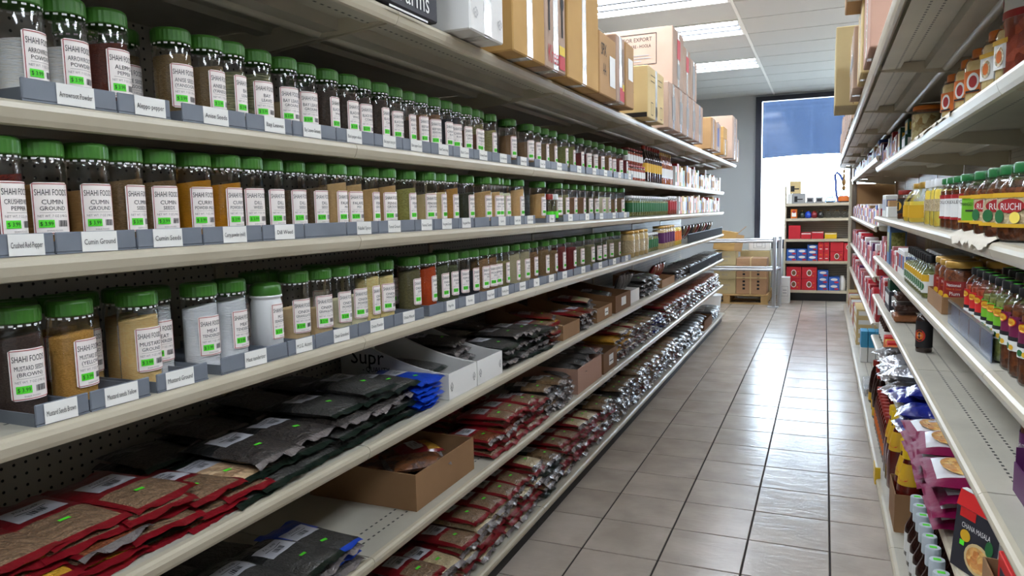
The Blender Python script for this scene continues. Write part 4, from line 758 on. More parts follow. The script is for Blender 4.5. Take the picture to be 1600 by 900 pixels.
# ================================================================ right side: top shelf cartons
ztr = ZR['T']+.001
carton('carton', 'tall tan carton overhanging the top right shelf with a centre seam', .036, .34, 4.07, 4.5, ztr, ztr+.385, 'tan_board', side=-1, art_near=[('r', 0, -.07, -.185, -.066, .185)], amats=('dark_board',), tape=None, group='cartons on the top right shelf')
carton('carton', 'pink carton with grey band on the top right shelf', .10, .42, 3.5, 3.95, ztr, ztr+.26, 'pink_board', side=-1, art_front=[('r', 0, -.2, -.02, .2, .03)], amats=('print_grey',), group='cartons on the top right shelf')
carton('carton', 'cream taped carton between pink and brown cartons, top right shelf', .115, .45, 3.1, 3.46, ztr, ztr+.28, 'cream_board', side=-1, group='cartons on the top right shelf')
carton('carton', 'film-wrapped brown carton nearest on the top right shelf', .12, .5, 2.62, 3.05, ztr, ztr+.28, 'pink_dark', side=-1, group='cartons on the top right shelf')
carton('carton', 'brown carton stacked highest over the top right shelf', .06, .42, 2.9, 3.4, ztr+.2825, ztr+.55, 'kraft', side=-1, group='cartons on the top right shelf')
for k, y in enumerate((4.7, 5.2, 5.75, 6.3, 7.0, 7.7)): carton('carton', 'taped pink carton beyond the tall tan one, %s, top right shelf' % nth(k), .13, .45, y, y+.4, ztr, ztr+(.2, .26, .18)[k % 3], 'pink_board', side=-1, group='cartons on the top right shelf')
# ================================================================ jars on the first right shelf
grain('fill_nuts', (110, 40, 30), (170, 84, 60), 45, .4); grain('fill_mix', (150, 120, 60), (220, 200, 150), 60, .4)
SP.update({
 'bigjar': dict(prof=jarp(.062, .23), mat='clear_plastic', fill=('fill_nuts', .19), lid=(.055, .214, .235, 'lid_white'), label=(.062, .125, .175, 'label_white'), art=[('r', 0, -.05, -.025, .05, -.01), ('e', 0, -.03, .008, .014, .013)], amats=['label_red'], seg=28),
 'paste': dict(prof=jarp(.034, .128), mat='clear_glass', fill=('fill_paste', .112), lid=(.028, .116, .138, 'lid_orange'), label=(.034, .03, .085, 'label_orange'), art=[('e', 0, .0, .0, .018, .022), ('e', 1, 0, 0, .012, .015), ('r', 2, -.02, -.026, .02, -.021)], amats=['label_white', 'label_red', 'ink'], sq=5, seg=24),
 'pastew': dict(prof=jarp(.034, .128), mat='clear_glass', fill=('fill_paste', .112), lid=(.028, .116, .138, 'lid_orange'), label=(.034, .03, .09, 'label_white'), art=[('r', 3, -.026, .02, .026, .03), ('e', 0, -.002, -.005, .016, .02), ('e', 1, -.002, -.005, .010, .013)], amats=['bag_cream', 'label_orange', 'ink', 'label_yellow'], sq=5, seg=24),
 'wrapjar': dict(prof=jarp(.058, .14), mat='clear_film', fill=('fill_mix', .12), lid=(.054, .128, .145, 'lid_orange'), seg=24),
 'ruchi': dict(prof=[(.042, 0), (.047, .008), (.047, .095), (.045, .104), (.034, .122), (.031, .13), (.031, .145)], mat='clear_glass', fill=('fill_pickle', .118), lid=(.034, .132, .152, 'lid_dkgreen'), label=(.047, .028, .094, 'bag_cream'), art=[('r', 0, -.045, .024, .045, .033), ('r', 0, -.045, -.033, .045, -.026), ('e', 1, .006, .008, .036, .014), ('t', 2, 'RUCHI', .006, .007, .06, .013), ('e', 3, -.024, -.012, .012, .013), ('e', 4, .018, -.014, .014, .011)], amats=['label_yellow', 'label_red', 'label_white', 'label_green', 'fill_yellow'], sq=6, seg=28),
 'greenpickle': dict(prof=[(.042, 0), (.046, .008), (.046, .095), (.044, .104), (.034, .122), (.031, .13), (.031, .145)], mat='clear_glass', fill=('fill_pickle', .118), lid=(.034, .132, .152, 'lid_dkgreen'), label=(.046, .028, .094, 'label_lime'), art=[('r', 0, -.044, .026, .044, .033), ('r', 0, -.044, -.033, .044, -.028), ('t', 1, 'MANGO PICKLE', .0, .012, .07, .008), ('r', 1, -.02, -.006, .02, -.002)], amats=['label_yellow', 'ink'], sq=6, seg=28),
 'whitepickle': dict(prof=jarp(.036, .14), mat='clear_glass', fill=('fill_pickle', .12), lid=(.034, .132, .15, 'lid_dkgreen'), label=(.036, .03, .1, 'label_white'), art=[('r', 0, -.03, .024, .03, .035), ('r', 0, -.03, -.035, .03, -.028), ('t', 1, 'PICKLE', .0, .014, .04, .009)], amats=['label_red', 'ink'], seg=20),
 'ghee': dict(prof=jarp(.036, .14), mat='clear_glass', fill=('fill_yellow', .125), lid=(.035, .13, .155, 'lid_white'), label=(.036, .05, .09, 'bag_cream'), seg=20),
 'squarebottle': dict(prof=[(.044, 0), (.048, .008), (.048, .085), (.03, .125), (.022, .135), (.022, .15)], mat='clear_glass', fill=('fill_yellow', .12), lid=(.025, .138, .16, 'lid_gold'), label=(.048, .02, .07, 'label_yellow'), sq=6, seg=24),
 'orangelid': dict(prof=jarp(.034, .13), mat='clear_glass', fill=('fill_pickle', .11), lid=(.032, .12, .142, 'lid_red'), label=(.034, .03, .1, 'ink'), art=[('e', 0, 0, 0, .02, .022)], amats=['label_yellow'], seg=18),
})
M('label_lime', (110, 176, 40), .5); M('label_maroon', (110, 24, 66), .5); M('logo_red', (190, 40, 24), .5)
def place(key, nm, cat, side_lbl, xc, z, py, edges, r, names=None, rz=math.pi, grp=None):
    out = []
    for k, e in enumerate(edges):
        y = tang(e, py, xc, r)
        q_ = 2.35 if SP[key].get('sq') else 2.02
        if out and y < out[-1]+q_*r: y = out[-1]+q_*r
        out.append(y)
        t = bottle(nm.replace(' ', '_').replace('-', '_'), '%s, %s' % (names[k] if names else nm+(' nearest the camera' if k == 0 else ', %s from the camera' % nth(k)), side_lbl), cat, key, SP[key], (xc, y, z), rz+.45+rnd.uniform(-.15, .3), grp or nm+' group'); t.location.x += rnd.uniform(-.003, .004)
    return out
za = ZR['A']+.001
bottle('nut_jar', 'large jar of red dates with white label, nearest on the first right shelf', 'jar', 'bigjar', SP['bigjar'], (.392, 1.82, za), math.pi+.3, None)
place('pastew', 'paste jar', 'jar', 'white label, first right shelf', .362, za, 90, (1561, 1539), .034)
place('paste', 'orange paste jar', 'jar', 'orange lid and label, first right shelf', .362, za, 90, (1514, 1499, 1479), .034)
for k, y in enumerate((2.16, 2.3, 2.46, 2.6)): bottle('paste_jar', 'paste jar with orange lid in the back line, %s, first right shelf' % nth(k), 'jar', 'pastew', SP['pastew'], (.45, y, za), math.pi, 'back line of paste jars')
bottle('wrapped_jar', 'jar of mixed pickles wrapped in clear film, first right shelf', 'jar', 'wrapjar', SP['wrapjar'], (.375, 3.42, za), math.pi)
def rcarton(nm, label, x0, x1, y0, y1, z, h, board, lab=None, grp='cartons on the right shelves'):
    t = thing(nm, label, 'box', ((x0+x1)/2, (y0+y1)/2, z), 0, grp); a, b = (x1-x0)/2, (y1-y0)/2
    link('carton_body', MB().box(-a, a, -b, b, 0, h, bev=.002).mesh('carton_body', [board]), t)
    if lab: link('front_label', MB().box(-a-.001, -a, -b*.8, b*.8, h*.3, h*.8).box(-a*.8, a*.8, -b-.001, -b, h*.3, h*.8).mesh('front_label', [lab]), t)
    return t
M('board_green', (24, 74, 52), .4); M('board_pink', (176, 120, 118), .5); M('board_blue', (84, 120, 160), .5); M('board_red', (196, 34, 48), .45); M('board_teal', (60, 150, 190), .45); M('board_royal', (52, 96, 180), .45)
rcarton('tea_carton', 'dark green tea carton lying on first right shelf', .335, .44, 3.86, 4.02, za, .075, 'board_green', 'label_white'); rcarton('tea_carton', 'dark green tea carton standing on the lying green one', .345, .43, 3.88, 4.0, za+.076, .07, 'board_green', 'label_yellow')
rcarton('tea_carton', 'olive and green tea carton behind the lying green one', .335, .43, 4.12, 4.24, za, .13, 'board_green', 'label_yellow')
def rrow(z, x, y0, y1, hs, where, boards, dep=.1, ws=(.06, .1)):
    y = y0; k = 0
    while y < y1-.05:
        w_ = rnd.uniform(*ws); h = rnd.uniform(*hs); bd, nm = boards[k % len(boards)]
        rcarton('food_carton', '%s food carton, %s in the run on the %s' % (nm, nth(k), where), x, x+dep, y, y+w_, z, h, bd, boards[(k*2+1) % len(boards)][0], 'cartons on the '+where); y += w_+.003; k += 1
BRD = [('board_pink', 'dusty pink'), ('label_white', 'white'), ('label_blue', 'blue'), ('label_red', 'dark red'), ('label_purple', 'purple'), ('kraft', 'tan'), ('label_white', 'pale')]
REDS = [('label_red', 'dark red'), ('label_white', 'white'), ('board_red', 'bright red'), ('board_pink', 'dusty pink'), ('label_purple', 'purple')]
rrow(za, .335, 4.3, 5.3, (.09, .15), 'first right shelf', BRD); rrow(ZRF['A']+.001, .335, 5.42, 10.1, (.07, .13), 'first far right shelf', BRD, ws=(.1, .18))
# ================================================================ second right shelf
zb = ZR['B']+.001
place('ruchi', 'mango pickle jar', 'jar', 'yellow RUCHI label and green lid', .368, zb, 290, (1571, 1550, 1530), .0475)
place('greenpickle', 'lime pickle jar', 'jar', 'lime green label', .368, zb, 290, (1510,), .047, names=['lime green labelled pickle jar beside the yellow labelled ones'])
place('whitepickle', 'white-labelled pickle jar', 'jar', 'second right shelf', .36, zb, 290, (1500, 1487, 1478, 1470), .036)
place('ghee', 'yellow ghee jar', 'jar', 'white lid, second right shelf', .36, zb, 290, (1460, 1452, 1444), .036)
place('squarebottle', 'square yellow bottle', 'bottle', 'second right shelf', .37, zb, 290, (1426, 1417), .048)
place('orangelid', 'dark jar with red lid', 'jar', 'second right shelf', .36, zb, 290, (1402,), .034, names=['dark jar with red lid and round yellow label'])
for k, y in enumerate((2.1, 2.22, 2.36, 2.5, 2.64, 2.8)): bottle('pickle_jar', 'green-lidded pickle jar in the back line, %s, second right shelf' % nth(k), 'jar', 'whitepickle', SP['whitepickle'], (.47, y, zb), math.pi, 'back line of pickle jars')
rcarton('white_carton', 'white and brown carton beside the dark red-lidded jar', .335, .42, 4.72, 4.86, zb, .06, 'label_white'); rcarton('brown_carton', 'brown carton stacked on the white carton, second right shelf', .34, .42, 4.73, 4.85, zb+.061, .035, 'kraft')
for k in range(3): t = rcarton('slim_box', 'slim leaning white box, %s beside the white and brown carton' % nth(k), .335, .40, 4.95+.1*k, 4.985+.1*k, zb, .13, 'label_white', 'label_blue'); t.rotation_euler[0] = .12
rrow(ZRF['B']+.001, .33, 5.4, 10.1, (.1, .15), 'second far right shelf', [('label_white', 'white'), ('label_red', 'dark red'), ('label_blue', 'blue'), ('kraft', 'tan'), ('board_pink', 'dusty pink')], ws=(.1, .16))
# ================================================================ third right shelf
zc = ZR['C']+.001
SB = [(.026, 0), (.03, .006), (.03, .05), (.027, .075), (.029, .105), (.029, .128), (.024, .142), (.014, .152), (.014, .165)]
def sauce(lab, lm): return dict(prof=SB, mat='clear_glass', fill=(lab, .14), lid=(.018, .155, .172, 'lid_black', 1), label=(.0302, .052, .118, lm), art=[('r', 1, -.03, -.033, .03, -.014), ('r', 0, -.03, -.014, .03, -.006), ('e', 2, 0, .022, .016, .009), ('e', 3, 0, .022, .0135, .0072), ('t', 4, 'Shan', 0, .022, .02, .006), ('e', 5, -.006, -.024, .008, .006), ('e', 3, .006, -.026, .006, .005)], amats=['ink', 'label_white', 'logo_red', 'label_yellow', 'logo_red', 'label_green'], seg=22)
SP['sauce_maroon'] = sauce('fill_pickle', 'label_maroon'); SP['sauce_lime'] = sauce('fill_olive', 'label_lime'); SP['sauce_red'] = sauce('fill_red', 'logo_red2'); M('logo_red2', (206, 40, 40), .5)
yy = []
for k, (e, kd) in enumerate(zip((1592, 1577, 1563.5, 1551.5, 1541, 1532, 1522, 1513, 1505), ['maroon']*3+['lime']*3+['red']*3)):
    y = tang(e, 520, .362, .03)
    if yy and y < yy[-1]+.0605: y = yy[-1]+.0605
    yy.append(y)
    for q in range(3):
        bottle('sauce_bottle', '%s-labelled pickle sauce bottle, %s from the camera, %s line' % (kd, nth(k), ('front', 'middle', 'back')[q]), 'bottle', 'sauce_'+kd, SP['sauce_'+kd], (.362+.066*q, y+.004*q, zc), math.pi+.35+rnd.uniform(-.2, .2), 'sauce bottles on the third right shelf')
clear('rail_plastic', (.72, .8, .92), .3, .1)
rl = thing('shelf_rail', 'pale blue clear plastic rail before the sauce bottles, third right shelf', 'shelf rail', (.325, 2.06, zc)); link('rail_panel', MB().box(0, .003, -.29, .29, 0, .062, bev=.001).mesh('rail_panel', ['rail_plastic']), rl)
link('rail_rim', MB().box(-.001, .004, -.29, .29, .062, .067).mesh('rail_rim', ['chrome']), rl)
M('board_rail', (176, 190, 214), .4)
for k in range(4): link('price_card', MB().box(.0035, .0042, -.28+.14*k, -.16+.14*k, .004, .058).mesh('price_card', ['board_rail']), rl)
SP['plum'] = dict(prof=jarp(.052, .145), mat='clear_glass', fill=('fill_pickle', .125), lid=(.049, .132, .152, 'lid_gold'), label=(.052, .03, .092, 'label_plum'), art=[('t', 0, 'National', 0, .02, .05, .009), ('t', 1, 'Sweet & Sour', 0, .008, .05, .006), ('t', 0, 'Plum', .005, -.006, .04, .011), ('e', 2, -.025, -.018, .013, .01)], amats=['label_white', 'label_orange', 'label_yellow'], seg=24)
M('label_plum', (140, 30, 26), .5)
for i in range(3):
    for j in range(3): bottle('plum_sauce_jar', 'plum sauce jar with gold lid, %s row, %s from the aisle, in cardboard tray' % (('near', 'middle', 'far')[i], nth(j)), 'jar', 'plum', SP['plum'], (.395+.107*j, 2.585+.108*i, zc+.006), math.pi+.9, 'plum sauce jars in the cardboard tray')
tb = thing('cardboard_tray', 'cardboard tray holding the plum sauce jars, third right shelf', 'tray', (.49, 2.69, zc))
link('tray_floor', MB().box(-.155, .17, -.165, .165, 0, .004).mesh('tray_floor', ['cardboard']), tb)
for nm, bx in (('front_wall', (-.158, -.155, -.165, .165)), ('back_wall', (.17, .173, -.165, .165)), ('side_wall', (-.155, .17, -.168, -.165)), ('side_wall', (-.155, .17, .165, .168))): link(nm, MB().box(bx[0], bx[1], bx[2], bx[3], 0, .052).mesh(nm, ['cardboard']), tb)
SP['mustardb'] = dict(prof=neckb(.028, .15, .012, .55), mat='clear_glass', fill=('fill_olive', .1), lid=(.017, .125, .152, 'lid_black'), label=(.028, .02, .085, 'label_white'), art=[('r', 2, -.03, .008, .03, .032), ('e', 1, 0, -.01, .014, .014)], amats=['label_white', 'label_green', 'label_yellow'], seg=16)
for k, y in enumerate(span(2.95, 3.6, .066)): bottle('chutney_bottle', 'yellow-labelled chutney bottle with black cap, %s from the camera' % nth(k), 'bottle', 'mustardb', SP['mustardb'], (.35, y, zc), math.pi+.3, 'chutney bottles on the third right shelf')
SP['silverjar'] = dict(prof=jarp(.045, .14), mat='clear_glass', fill=('fill_pickle', .12), lid=(.045, .128, .147, 'silver_lid'), label=(.045, .03, .09, 'label_white'), seg=20)
n_ = 0
for i in range(6):
    for j in range(3):
        bottle('silver_lid_jar', 'pickle jar with flat silver lid, %s row from camera, %s from the aisle' % (nth(i), nth(j)), 'jar', 'silverjar', SP['silverjar'], (.437+.095*j, 2.97+.096*i, zc), math.pi, 'silver-lidded jars behind the chutney bottles')
for k, y in enumerate((3.72, 3.8, 3.88, 3.96)): rcarton('spice_box', 'white spice box with blue and red print, %s beyond the chutney bottles' % nth(k), .335, .40, y, y+.07, zc, .12, 'label_white', ('label_blue', 'label_red')[k % 2])
rcarton('oil_tin', 'tall pale blue and green tin on the third right shelf', .335, .42, 4.55, 4.72, zc, .22, 'board_blue', 'fill_olive')
rrow(zc, .335, 4.05, 4.5, (.08, .12), 'third right shelf', REDS); rrow(zc, .335, 4.78, 5.32, (.09, .14), 'third right shelf far part', REDS); rrow(ZRF['C']+.001, .33, 5.4, 10.1, (.13, .2), 'third far right shelf', REDS, ws=(.1, .16)); rrow(zc, .60, 4.05, 5.3, (.16, .17), 'back of the third right shelf', [('cream_board', 'cream'), ('tan_board', 'olive tan')], ws=(.14, .15))
# ================================================================ fourth right shelf (mostly bare)
zd = ZR['D']+.001
SP['cordial'] = dict(prof=[(.028, 0), (.03, .006), (.03, .13), (.026, .142), (.013, .15), (.013, .165)], mat='dark_sauce', lid=(.016, .16, .188, 'copper'), label=(.03, .02, .125, 'ink'), art=[('e', 0, 0, -.005, .022, .024), ('e', 1, 0, -.005, .015, .016), ('t', 2, 'HOT', 0, -.005, .02, .006)], amats=['logo_red', 'label_orange', 'label_white'], seg=22)
M('copper', (150, 78, 46), .3, .5)
bottle('cordial_bottle', 'single dark bottle with round red emblem on the bare fourth right shelf', 'bottle', 'cordial', SP['cordial'], (.375, 3.28, zd), math.pi+.9)
M('dates', (70, 40, 26), .4, bump=(90, .8, .01)); M('biscuit', (150, 92, 50), .5, bump=(60, .8, .01))
for k in range(3):
    t = thing('date_tray', '%s clear lidded tray of dates in the stack on the fourth right shelf' % ('bottom', 'middle', 'top')[k], 'food tray', (.385+.004*k, 4.13, zd+.052*k), 0, 'stacked trays of dates')
    link('dates', MB().box(-.055, .055, -.08, .08, .004, .036, bev=.006).mesh('dates', ['biscuit' if k == 0 else 'dates']), t); link('tray_shell', MB().lathe([(.05, 0), (.058, .038), (.066, .042), (.066, .045), (.05, .05)], 24, sq=6).mesh('tray_shell', ['clear_plastic']), t)
rcarton('dark_carton', 'black and navy carton with white label before the date trays', .335, .45, 4.45, 4.75, zd, .11, 'black_board', 'label_white'); rcarton('green_tin', 'green-lidded dark tin on top of the black and navy carton', .34, .42, 4.5, 4.65, zd+.111, .06, 'board_green')
rrow(zd, .34, 4.85, 5.3, (.1, .15), 'fourth right shelf', REDS); rrow(ZRF['D']+.001, .33, 5.4, 10.1, (.14, .2), 'fourth far right shelf', REDS, ws=(.1, .16))
SP['purplechut'] = dict(prof=jarp(.045, .16), mat='clear_glass', fill=('fill_pickle', .13), lid=(.043, .145, .165, 'lid_black'), label=(.045, .02, .105, 'label_purple'), art=[('t', 0, 'CHUTNEY', 0, .015, .05, .01), ('r', 1, -.03, -.035, .03, -.01)], amats=['label_white', 'label_yellow'], seg=24)
bottle('chutney_jar', 'purple-labelled chutney jar at the right edge, fourth right shelf', 'jar', 'purplechut', SP['purplechut'], (.435, 1.80, zd), math.pi+.4)
ob = thing('snack_box', 'purple display box of snack packs before the chutney jar', 'box', (.43, 1.655, zd)); link('box_shell', MB().box(-.06, .1, -.075, .075, 0, .004).box(-.063, -.06, -.075, .075, 0, .06).box(-.06, .1, -.078, -.075, 0, .06).box(-.06, .1, .075, .078, 0, .09).mesh('box_shell', ['label_purple']), ob)
for k in range(3): link('snack_pack', MB().box(-.05, .09, -.065+.045*k, -.028+.045*k, .004, .07, bev=.006).mesh('snack_pack', ['bag_cream' if k % 2 else 'label_purple']), ob)
# ================================================================ fifth right shelf
ze = ZR['E']+.001
def pouch_box(label, x, y, rz):
    t = thing('meal_box', label, 'box', (x, y, ze), rz, 'ready meal boxes on the fifth right shelf')
    W2, H, D = .07, .185, .03            # wedge: wide foot, thin top; broad printed face looks towards the aisle and camera
    link('box_body', MB().prism([(-D, 0), (D, 0), (D*.55, H*.8), (.006, H), (-.006, H), (-D*.55, H*.8)], -W2, W2).mesh('box_body', ['label_white']), t)
    S_ = lambda u, v: (-D+(D*.45)*v/(H*.8)-.0012, -u, v) if v < H*.8 else (-D*.55+(D*.55-.006)*(v-H*.8)/(H*.2)-.0012, -u, v)
    pr_ = MB(); art(pr_, [('r', 0, -W2+.001, .001, W2-.001, H*.79), ('r', 0, -W2+.001, H*.8, W2-.001, H-.001)], S_)
    S2 = lambda u, v: (S_(u, v)[0]-.001, S_(u, v)[1], S_(u, v)[2]); art(pr_, [('r', 1, -.055, .125, -.005, .147), ('t', 3, 'CHANA MASALA', 0, .108, .09, .012), ('e', 2, .015, .045, .042, .036), ('e', 4, -.03, .085, .016, .014), ('e', 5, .045, .085, .012, .018), ('r', 1, -W2+.001, H*.8, W2-.001, H-.001)], S2)
    S3 = lambda u, v: (S_(u, v)[0]-.0018, S_(u, v)[1], S_(u, v)[2]); art(pr_, [('e', 6, .015, .045, .035, .029), ('r', 7, -.045, .06, -.03, .072)], S3)
    link('print', pr_.mesh('print', ['black_board', 'logo_red2', 'cream_board', 'label_white', 'label_yellow', 'label_green', 'bag_paratha', 'sticker']), t); return t
for k, (x, y) in enumerate([(.355, 1.905), (.425, 1.93), (.49, 1.95)]): pouch_box('dark ready-meal box with orange top, %s from the aisle on the fifth right shelf' % nth(k), x, y, .5)
open_box('display_box', 'brown cardboard box holding red packets in the lower right corner', .33, .62, 1.45, 1.78, ze, .09, .1, 'cardboard')
for k in range(3): rcarton('red_packet', 'red and dark packet, %s in the lower right cardboard box' % nth(k), .35+.07*k, .37+.07*k, 1.5, 1.74, ze+.006, .13, 'logo_red2', 'black_board')
k = 0
def rbag(kind, x, y, z, L, W, Th, rz, lab, seed=0, tilt=0): return bag(kind, x, y, z, lab, L, W, Th, rz, tilt, seed, plain=True, group='bags on the fifth right shelf')
for s_, (yb, n) in enumerate(((2.22, 4), (2.5, 4), (2.76, 3))):
    for q in range(n):
        t = rbag('paratha', .398+rnd.uniform(-.01, .01), yb+rnd.uniform(-.012, .012), ze+.036*q, .25, .25, .045, math.pi+rnd.uniform(-.1, .1), 'magenta flatbread bag, %s from the bottom of the %s pile' % (nth(q), ('near', 'middle', 'far')[s_]), s_+q)
        if q == n-1: link('food_picture', art(MB(), [('e', 0, .0, 0, .075, .055)], lambda u, v: (v+.03, u, .0262+.0245*(1-(u/.14)**2)*(1-(v/.14)**2))).mesh('food_picture', ['bag_paratha']), t)
for q, (x, y, z, r_) in enumerate([(.36, 3.05, 0, .1), (.43, 3.12, 0, .3), (.37, 3.06, .05, -.2), (.4, 3.25, 0, .2), (.36, 3.28, .05, .1), (.41, 3.2, .095, -.1), (.36, 3.42, .03, .3)]): rbag('navy', x, y, ze+z, .2, .16, .06, math.pi+r_, 'navy blue snack bag, %s from the camera end of the blue heap' % nth(q), q)
for q, (x, y, z, r_) in enumerate([(.36, 3.6, 0, .4), (.41, 3.7, 0, .2), (.37, 3.72, .055, -.3), (.36, 3.9, 0, .2), (.38, 3.95, .06, .5), (.37, 4.1, 0, .1), (.36, 4.2, .055, .3)]): rbag('silver' if q % 3 else 'blackd', x, y, ze+z, .2, .17, .065, math.pi+r_, '%s snack bag, %s from the camera end of the shiny heap' % ('silver' if q % 3 else 'black', nth(q)), q)
for k, y in enumerate((4.35, 4.45, 4.55, 4.65)): rcarton('noodle_box', '%s noodle box, %s beyond the silver snack bags' % (('orange', 'red', 'yellow', 'red and orange')[k], nth(k)), .335, .43, y, y+.09, ze, .09+.01*(k % 2), ('label_orange', 'logo_red2', 'label_yellow', 'logo_red2')[k], 'label_orange')
SP['vinegar'] = dict(prof=neckb(.036, .22, .014, .6), mat='dark_sauce', lid=(.016, .2, .222, 'lid_black'), label=(.036, .03, .11, 'label_white'), seg=16)
for k, y in enumerate((4.8, 4.9, 5.0, 5.1, 5.2)): bottle('vinegar_bottle', 'dark vinegar bottle with pale label, %s on the fifth right shelf' % nth(k), 'bottle', 'vinegar', SP['vinegar'], (.375, y, ze), math.pi, 'vinegar bottles')
# ================================================================ floor-level right shelf
zf = ZR['F']+.001
SP['rooh'] = dict(prof=neckb(.036, .215, .016, .5), mat='dark_sauce', lid=(.0215, .165, .222, 'lid_pale', 1), label=(.036, .02, .09, 'label_white'), seg=20); M('lid_pale', (190, 200, 206), .45)
for c, (x, ys) in enumerate(((.325, span(2.28, 2.95, .084)), (.405, span(2.3, 2.97, .084)))):
    for k, y in enumerate(ys): bottle('syrup_bottle', 'dark syrup bottle with pale cap, %s from the camera in the %s line' % (nth(k), ('aisle', 'inner')[c]), 'bottle', 'rooh', SP['rooh'], (x, y, zf), math.pi, 'pale-capped syrup bottles on the right floor-level shelf')
SP['ketchup'] = dict(prof=[(.036, 0), (.041, .008), (.041, .12), (.034, .18), (.02, .235), (.018, .25)], mat='ketchup', lid=(.024, .245, .285, 'lid_yellow'), label=(.036, .15, .163, 'label_yellow'), seg=20)
SP['ketchup']['label'] = (.0345, .17, .178, 'label_yellow'); M('ketchup', (88, 20, 14), .15, coat=.7)
def neck_label():
    mb = MB().lathe([(.0372, .155), (.0345, .18), (.0232, .228)], 20, cap=False); return mb.mesh('neck_label', ['label_yellow'])
NL = neck_label(); NLP = art(MB(), [('e', 0, 0, 0, .02, .009), ('t', 1, 'MAGGI', 0, 0, .026, .008)], lambda u, v: ((.0385-.2*(v+.02))*math.cos(u/.035), (.0385-.2*(v+.02))*math.sin(u/.035), .178+v)).mesh('lettering', ['logo_red2', 'label_yellow'])
def ketch(label, x, y): 
    t = bottle('ketchup_bottle', label, 'bottle', 'ketchup', SP['ketchup'], (x, y, zf+.004), math.pi+.8, 'ketchup bottles on the right floor-level shelf', 1.13); o = link('neck_label', NL, t); link('lettering', NLP, o)
for c, x in enumerate((.325, .415)):
    for k, y in enumerate((3.12, 3.22, 3.55, 3.65, 3.75)): ketch('ketchup bottle with yellow cap, %s from the camera in the %s line' % (nth(k), ('aisle', 'inner')[c]), x, y)
cb = thing('cardboard_case', 'cut cardboard case around the yellow-capped ketchup bottles', 'case', (.37, 3.18, zf)); link('case_floor', MB().box(-.095, .1, -.115, .12, 0, .003).mesh('case_floor', ['cardboard']), cb)
for nm, bx in (('case_wall', (-.098, -.095, -.115, .12)), ('case_wall', (.1, .103, -.115, .12)), ('case_wall', (-.095, .1, -.118, -.115)), ('case_wall', (-.095, .1, .12, .123))): link(nm, MB().box(bx[0], bx[1], bx[2], bx[3], 0, .15).mesh(nm, ['cardboard']), cb)
SP['redcap'] = dict(prof=[(.028, 0), (.031, .006), (.031, .12), (.024, .17), (.014, .2), (.014, .21)], mat='ketchup', lid=(.02, .2, .232, 'lid_red'), label=(.031, .04, .1, 'label_orange'), seg=16)
for c, x in enumerate((.315, .385)):
    for k, y in enumerate(span(3.9, 4.55, .07)): bottle('hot_sauce_bottle', 'red-capped hot sauce bottle, %s from the camera in the %s line' % (nth(k), ('aisle', 'inner')[c]), 'bottle', 'redcap', SP['redcap'], (x, y, zf), math.pi, 'red-capped sauce bottles on the right floor-level shelf')
SP['squash'] = dict(prof=[(.036, 0), (.042, .008), (.042, .11), (.03, .2), (.017, .235), (.016, .25)], mat='dark_sauce', lid=(.02, .24, .275, 'lid_red'), label=(.042, .02, .07, 'label_yellow'), seg=16)
for k, (x, y) in enumerate([(.325, 4.72), (.33, 4.9), (.325, 5.1), (.41, 4.75), (.41, 4.95)]): bottle('squash_bottle', 'dark squash bottle with red cap and yellow base label, %s' % nth(k), 'bottle', 'squash', SP['squash'], (x, y, zf), math.pi, 'squash bottles on the right floor-level shelf')
rcarton('wrapped_pack', 'film-wrapped pack hanging over the right floor-level shelf edge', .27, .36, 5.25, 5.6, zf, .06, 'clear_film', 'foil_silver')
for k in range(3):
    for q in range(2): rcarton('milk_carton', 'blue topped white milk carton, %s across in %s row' % (nth(k), ('near', 'far')[q]), .29+.055*k, .34+.055*k, 6.4+.09*q, 6.48+.09*q, zf, .12, 'label_white'); rcarton('milk_carton', 'sky blue carton on top, %s across in %s row' % (nth(k), ('near', 'far')[q]), .29+.055*k, .34+.055*k, 6.4+.09*q, 6.48+.09*q, zf+.121, .13, 'board_teal')
for k in range(4): rcarton('printed_case', 'beige printed case, %s level at the far right floor shelf' % nth(k), .285, .46, 7.2, 7.7, zf+.081*k, .08, 'cream_board', 'label_white')
rrow(zf, .3, 7.8, 10.1, (.15, .25), 'far floor-level right shelf', [('cream_board', 'cream'), ('label_white', 'white'), ('label_red', 'dark red')], ws=(.2, .3))
yc_ = thing('price_clip', 'bright yellow price card clipped to the right floor-level shelf edge', 'price card', (.262-.019, 3.72, zf)); link('card', MB().box(-.003, 0, -.05, .05, -.03, .05).mesh('card', ['lid_yellow']), yc_); link('fold', MB().box(-.003, .02, -.06, -.057, -.03, .05).mesh('fold', ['lid_yellow']), yc_)
# crumpled paper liners hanging over the right shelf lips
M('paper_liner', (214, 206, 190), .8, bump=(60, .6, .004))
for k, (z, y0, y1) in enumerate(((ZR['A'], 2.25, 3.1), (ZR['B'], 1.7, 2.2))):
    mb = MB(); n = 22; rr = random.Random(k); rows = [(.05, .003), (.02, .006), (-.004, .005), (-.0195, -.004), (-.0215, -.012)]
    vs = [(dx+rr.uniform(-.002, .0005), y0+(y1-y0)*i/n-(y0+y1)/2, dz+(rr.uniform(-.012, .006) if q == 4 else rr.uniform(0, .012) if q < 2 else 0)) for i in range(n+1) for q, (dx, dz) in enumerate(rows)]
    mb.add(vs, [[i*5+q, i*5+q+1, (i+1)*5+q+1, (i+1)*5+q] for i in range(n) for q in range(4)], 0, True)
    tag(link('paper_liner', mb.mesh('paper_liner', ['paper_liner']), None, (XR, (y0+y1)/2, z)), 'crumpled paper liner hanging over the %s right shelf lip' % ('first', 'second')[k], 'paper')
